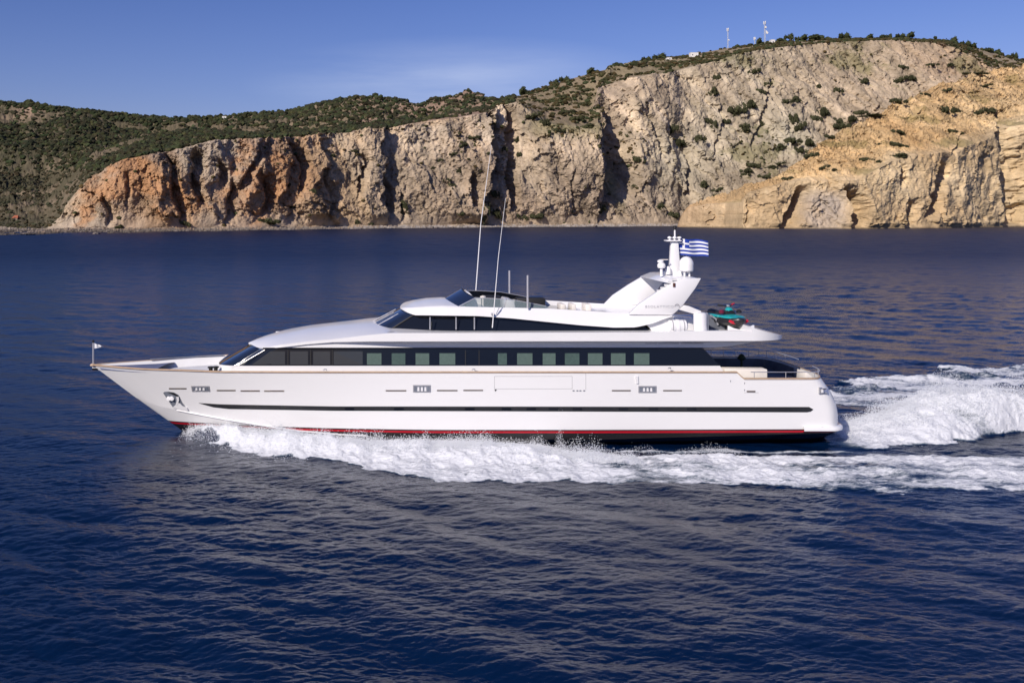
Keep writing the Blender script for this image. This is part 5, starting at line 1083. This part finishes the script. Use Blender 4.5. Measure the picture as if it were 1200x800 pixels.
# Greek flag: nine stripes with a cross in the canton
def greek():
    nx, nz = 82, 55; P = flag_mesh(Xp(794.6, YC), Xp(829.5, YC), Zp(298.8, YC), Zp(279.4, YC), YC, nx, nz, .10, .10, seed=1.0, k=1.6)
    Fq = grid_faces(nz, nx); me_o = np_mesh('flag', P.reshape(-1, 3), Fq, [mat('flag_blue', (.012, .045, .32), .7), mat('flag_white', (.74, .75, .78), .7)])
    mi = []
    for j in range(nz-1):
        for i in range(nx-1):
            u, v = (i+.5)/(nx-1), 1-(j+.5)/(nz-1); s = int(v*9); wh_ = s % 2 == 1
            if u < .37 and v < 5/9:
                a, b = u/.37, v/(5/9); wh_ = abs(a-.5) < .1 or abs(b-.5) < .1
            mi.append(1 if wh_ else 0)
    me_o.data.polygons.foreach_set('material_index', mi); tag(me_o, 'blue and white striped Greek flag with a cross flying from the radar mast', 'flag')
greek()

# ------------------------------------------------------------------ things on the boat deck
ZD = 5.52
cn = empty('life_raft', (Xp(793.5, 46.9), 46.9, ZD)); tag(cn, 'white cylindrical life raft canister lying on the boat deck', 'life raft')
MB().lathe((0, 0, .36), [(.02, -.50), (.20, -.48), (.30, -.40), (.31, -.06), (.335, -.05), (.335, .05), (.31, .06), (.30, .40), (.20, .48), (.02, .50)], 22, 'x').build('canister', gel, cn)
for dx in (-.28, .28): MB().box(dx-.05, dx+.05, -.3, .3, 0, .16).build('cradle', gel2, cn, bevel=.02); MB().lathe((dx, 0, .36), [(.318, -.02), (.318, .02)], 22, 'x').build('strap', seam, cn)
dr = empty('crane_column', (Xp(820.5, 47.0), 47.0, ZD-.02)); tag(dr, 'thick white upright crane column standing on the boat deck', 'deck crane')
MB().lathe((0, 0, 0), [(.33, 0), (.33, .92), (.30, 1.0), (.22, 1.04), (.02, 1.06)], 28).build('column', gel, dr)
MB().box(.27, .39, -.14, .14, .02, .96).build('cable_cover', steel, dr, bevel=.02); MB().lathe((.34, 0, .95), [(.04, 0), (.05, .05), (.02, .08)], 8).build('lamp', chrome, dr)
bn = empty('deck_bench', (Xp(799, 48.4), 48.4, ZD)); tag(bn, 'low white bench with a tan slatted end behind the life raft', 'bench')
MB().box(-.75, .55, -.35, .35, 0, .62).build('seat', gel, bn, bevel=.04); MB().box(.56, 1.0, -.30, .30, .30, .42).build('slats', teak, bn, bevel=.01); MB().box(.85, .93, -.3, .3, 0, .30).build('leg', chrome, bn)

def jetski():
    tq = mat('turquoise_plastic', (.015, .33, .34), .3, coat=.4); rp = mat('red_plastic', (.55, .01, .03), .35, coat=.3); bk = mat('black_plastic', (.02, .02, .022), .35); mr_ = mat('maroon_pad', (.13, .008, .03), .6)
    r = empty('jet_ski', (Xp(861, 47.8)-.25, 48.6, ZD)); r.rotation_euler = (0, 0, R(13)); tag(r, 'black and turquoise jet ski with red accents, bow towards the camera on the boat deck', 'jet ski')
    # local: bow towards -Y, length 3.2
    def sec(y, w, zk, zc, zd): return [(0, y, zk), (-w*.55, y, zk+(zc-zk)*.45), (-w, y, zc), (-w*.97, y, zd-.04), (-w*.85, y, zd), (0, y, zd+.03), (w*.85, y, zd), (w*.97, y, zd-.04), (w, y, zc), (w*.55, y, zk+(zc-zk)*.45)]
    S_ = [sec(-1.62, .04, .52, .60, .66), sec(-1.5, .22, .36, .50, .68), sec(-1.25, .42, .25, .46, .70), sec(-.8, .58, .17, .42, .70), (sec(0, .62, .14, .40, .66)), sec(1.0, .60, .14, .38, .60), sec(1.55, .56, .18, .40, .56)]
    m = MB().grid(S_, close=True); m.add(S_[0], [tuple(range(10))]); m.add(S_[-1], [tuple(range(10))]); m.build('hull', bk, r, sharp=40)
    H_ = []
    for y, w, z, h in ((-1.36, .20, .70, .02), (-1.2, .40, .70, .07), (-1.0, .58, .70, .11), (-.7, .62, .70, .14), (-.45, .55, .70, .16), (-.30, .40, .72, .16)):
        H_.append([(w*math.cos(a), y, z-.02+h*math.sin(a)**.8) for a in np.linspace(0, math.pi, 11)])
    MB().grid(H_).build('bonnet', tq, r, sharp=50)
    for s in (-1, 1): MB().prism([(s*.20, .50), (s*.50, .62), (s*.56, .52), (s*.40, .42), (s*.22, .40)], -1.36 if s < 0 else -1.30, -1.22).build('bow_accent', rp, r, bevel=.01)
    T_ = []
    for y, w, z0_, h in ((-.62, .14, .98, .05), (-.5, .19, .98, .18), (-.34, .17, .98, .20), (-.22, .10, .98, .12)): T_.append([(w*math.cos(a), y, z0_+h*math.sin(a)) for a in np.linspace(0, math.pi, 9)])
    MB().grid(T_).build('steering_cowl', tq, r); MB().prism([(-.36, .74), (.36, .74), (.17, 1.02), (-.17, 1.02)], -.6, -.15).build('steering_column', bk, r, bevel=.03)
    hbm = MB().tube([(-.42, -.18, 1.26), (-.12, -.34, 1.22), (.12, -.34, 1.22), (.42, -.18, 1.30)], .03, 8).build('handlebar', bk, r)
    MB().tube([(.26, -.27, 1.27), (.48, -.15, 1.315)], .045, 8).build('grip', rp, hbm); MB().tube([(-.26, -.27, 1.24), (-.48, -.15, 1.27)], .045, 8).build('grip', bk, hbm)
    MB().lathe((0, -.34, 1.2), [(.02, -.02), (.09, 0), (.09, .06), (.03, .09)], 10).build('gauge', chrome, hbm)
    Q_ = []
    for y, w, h in ((-.15, .16, .22), (.1, .20, .26), (.6, .22, .30), (1.1, .2, .34), (1.3, .16, .30)): Q_.append([(w*math.cos(a), y, .62+h*math.sin(a)**.7) for a in np.linspace(0, math.pi, 9)])
    q = MB().grid(Q_); q.add(Q_[-1], [tuple(range(9))]); q.build('saddle', bk, r)
    for s in (-1, 1): MB().prism([(s*.40, .64), (s*.60, .66), (s*.60, .76), (s*.46, .78)], -.5, 1.2).build('side_fairing', tq if s < 0 else bk, r, bevel=.02)
    for s in (-1, 1): MB().lathe((s*.50, -.55, .92), [(.02, -.06), (.13, -.04), (.15, .05), (.05, .14)], 10).build('mirror', mr_ if s < 0 else bk, r)
    k = empty('jet_ski_cradle', (Xp(861.5, 47.6), 48.2, ZD)); k.rotation_euler = (0, 0, R(13)); tag(k, 'white moulded cradle holding the jet ski', 'cradle')
    MB().prism([(-.72, 0), (.72, 0), (.72, .34), (.45, .22), (.1, .13), (-.1, .13), (-.45, .22), (-.72, .34)], -.95, -.80).build('chock', gel, k, bevel=.02)
    MB().prism([(-.72, 0), (.72, 0), (.72, .34), (.45, .22), (.1, .13), (-.1, .13), (-.45, .22), (-.72, .34)], .6, .75).build('chock', gel, k, bevel=.02)
    MB().box(-.1, .1, -.8, .6, 0, .1).build('keelson', gel, k)
jetski()
cv2 = empty('covered_tender_gear', (Xp(837, 48.8), 48.8, ZD)); tag(cv2, 'dark covered boat gear stowed between the crane column and the jet ski', 'covered gear')
MB().grid([[(-.45+.9*u, -.5+1.4*v, (.62+.12*math.sin(5*u+3*v))*min(1, 8*min(u, 1-u, v, 1-v)+.02)) for u in np.linspace(0, 1, 12)] for v in np.linspace(0, 1, 12)]).build('cover', greyc, cv2); MB().tube([(-.40, -.55, .74), (-.1, -.55, .55), (0, -.55, .25)], .05, 6).build('hose', chrome, cv2)

# ------------------------------------------------------------------ spray thrown up along the wake
def spray():
    rg = np.random.default_rng(3); pts = []; sz = []
    def surf(X, Y): f, H, _ = wake(X, Y); return H
    def add(X, Y, base, up, s0, s1, n):
        Z = surf(X, Y)*base + up; pts.append(np.stack([X, Y, Z], -1)); sz.append(rg.uniform(s0, s1, n)**1.0)
    n = 70000; X = rg.uniform(-9.7, 12, n); cr = np.interp(X, [-9.6, -7, -4, 0, 4, 8, 12], [48.6, 47.3, 45.9, 44.9, 44.3, 43.2, 42.4]); cl = .5+.5*samp(N2, X/5, X*0+.3)
    add(X, cr+rg.normal(.1, .45, n)+np.interp(X, [-8, 8], [0, .3]), 1.0, np.minimum(rg.exponential(.075, n), .42)*(1+1.6*np.clip(cl, 0, 2)), .004, .013, n)
    n = 6000; X = rg.uniform(-10.0, -3, n); add(X, np.interp(X, [-9.6, -7, -4], [48.6, 47.2, 45.6])-rg.exponential(.6, n)+.3, .55, np.minimum(rg.exponential(.12, n), .42), .004, .012, n)
    for cx, cy, w, h, n in ((7.9, 45.3, .5, .42, 900), (8.9, 45.3, .16, .9, 700), (9.4, 44.9, .8, .28, 900), (5.5, 45.2, .8, .30, 1000), (-1.0, 45.4, .5, .25, 1200), (12.9, 45.3, .7, .18, 400), (16.2, 45.3, 1.1, .24, 1100)):
        X = cx+rg.normal(0, w, n); add(X, cy+rg.normal(0, .25, n), 1, np.abs(rg.normal(0, h*.8, n))*np.exp(-((X-cx)/w)**2), .004, .011, n)
    n = 110000; X = rg.uniform(24.2, 42, n); Y = 50+rg.normal(0, 2.0, n); f, H, _ = wake(X, Y); k = (H > .5) & (f > .6); pts.append(np.stack([X, Y, H+np.minimum(rg.exponential(.16, n), .42)*(1+.8*samp(N2, X/4, Y/4))], -1)[k]); sz.append(rg.uniform(.005, .016, k.sum()))
    n = 9000; X = rg.uniform(23.6, 27, n); Y = 49.6+rg.normal(0, 1.2, n); f, H, _ = wake(X, Y); pts.append(np.stack([X, Y, H+np.minimum(rg.exponential(.16, n), .42)], -1)); sz.append(rg.uniform(.004, .013, n))
    P = np.concatenate(pts); s = np.concatenate(sz); k = P[:, 2] > -.05; P, s = P[k], s[k]; n = len(P)
    tet = np.array([(1, 1, 1), (1, -1, -1), (-1, 1, -1), (-1, -1, 1)], float); V = P[:, None, :]+tet[None]*s[:, None, None]*(1+rg.normal(0, .3, (n, 4, 1)))
    Fc = (np.array([(0, 1, 2), (0, 3, 1), (0, 2, 3), (1, 3, 2)])[None]+(np.arange(n)*4)[:, None, None]).reshape(-1, 3)
    m = mat('spray_droplets', (.86, .88, .90), .6, trans=0)
    o = np_mesh('spray', V.reshape(-1, 3), Fc, m, smooth=False); tag(o, 'fine white spray over the bow wave and the stern wake', kind='stuff')
spray()
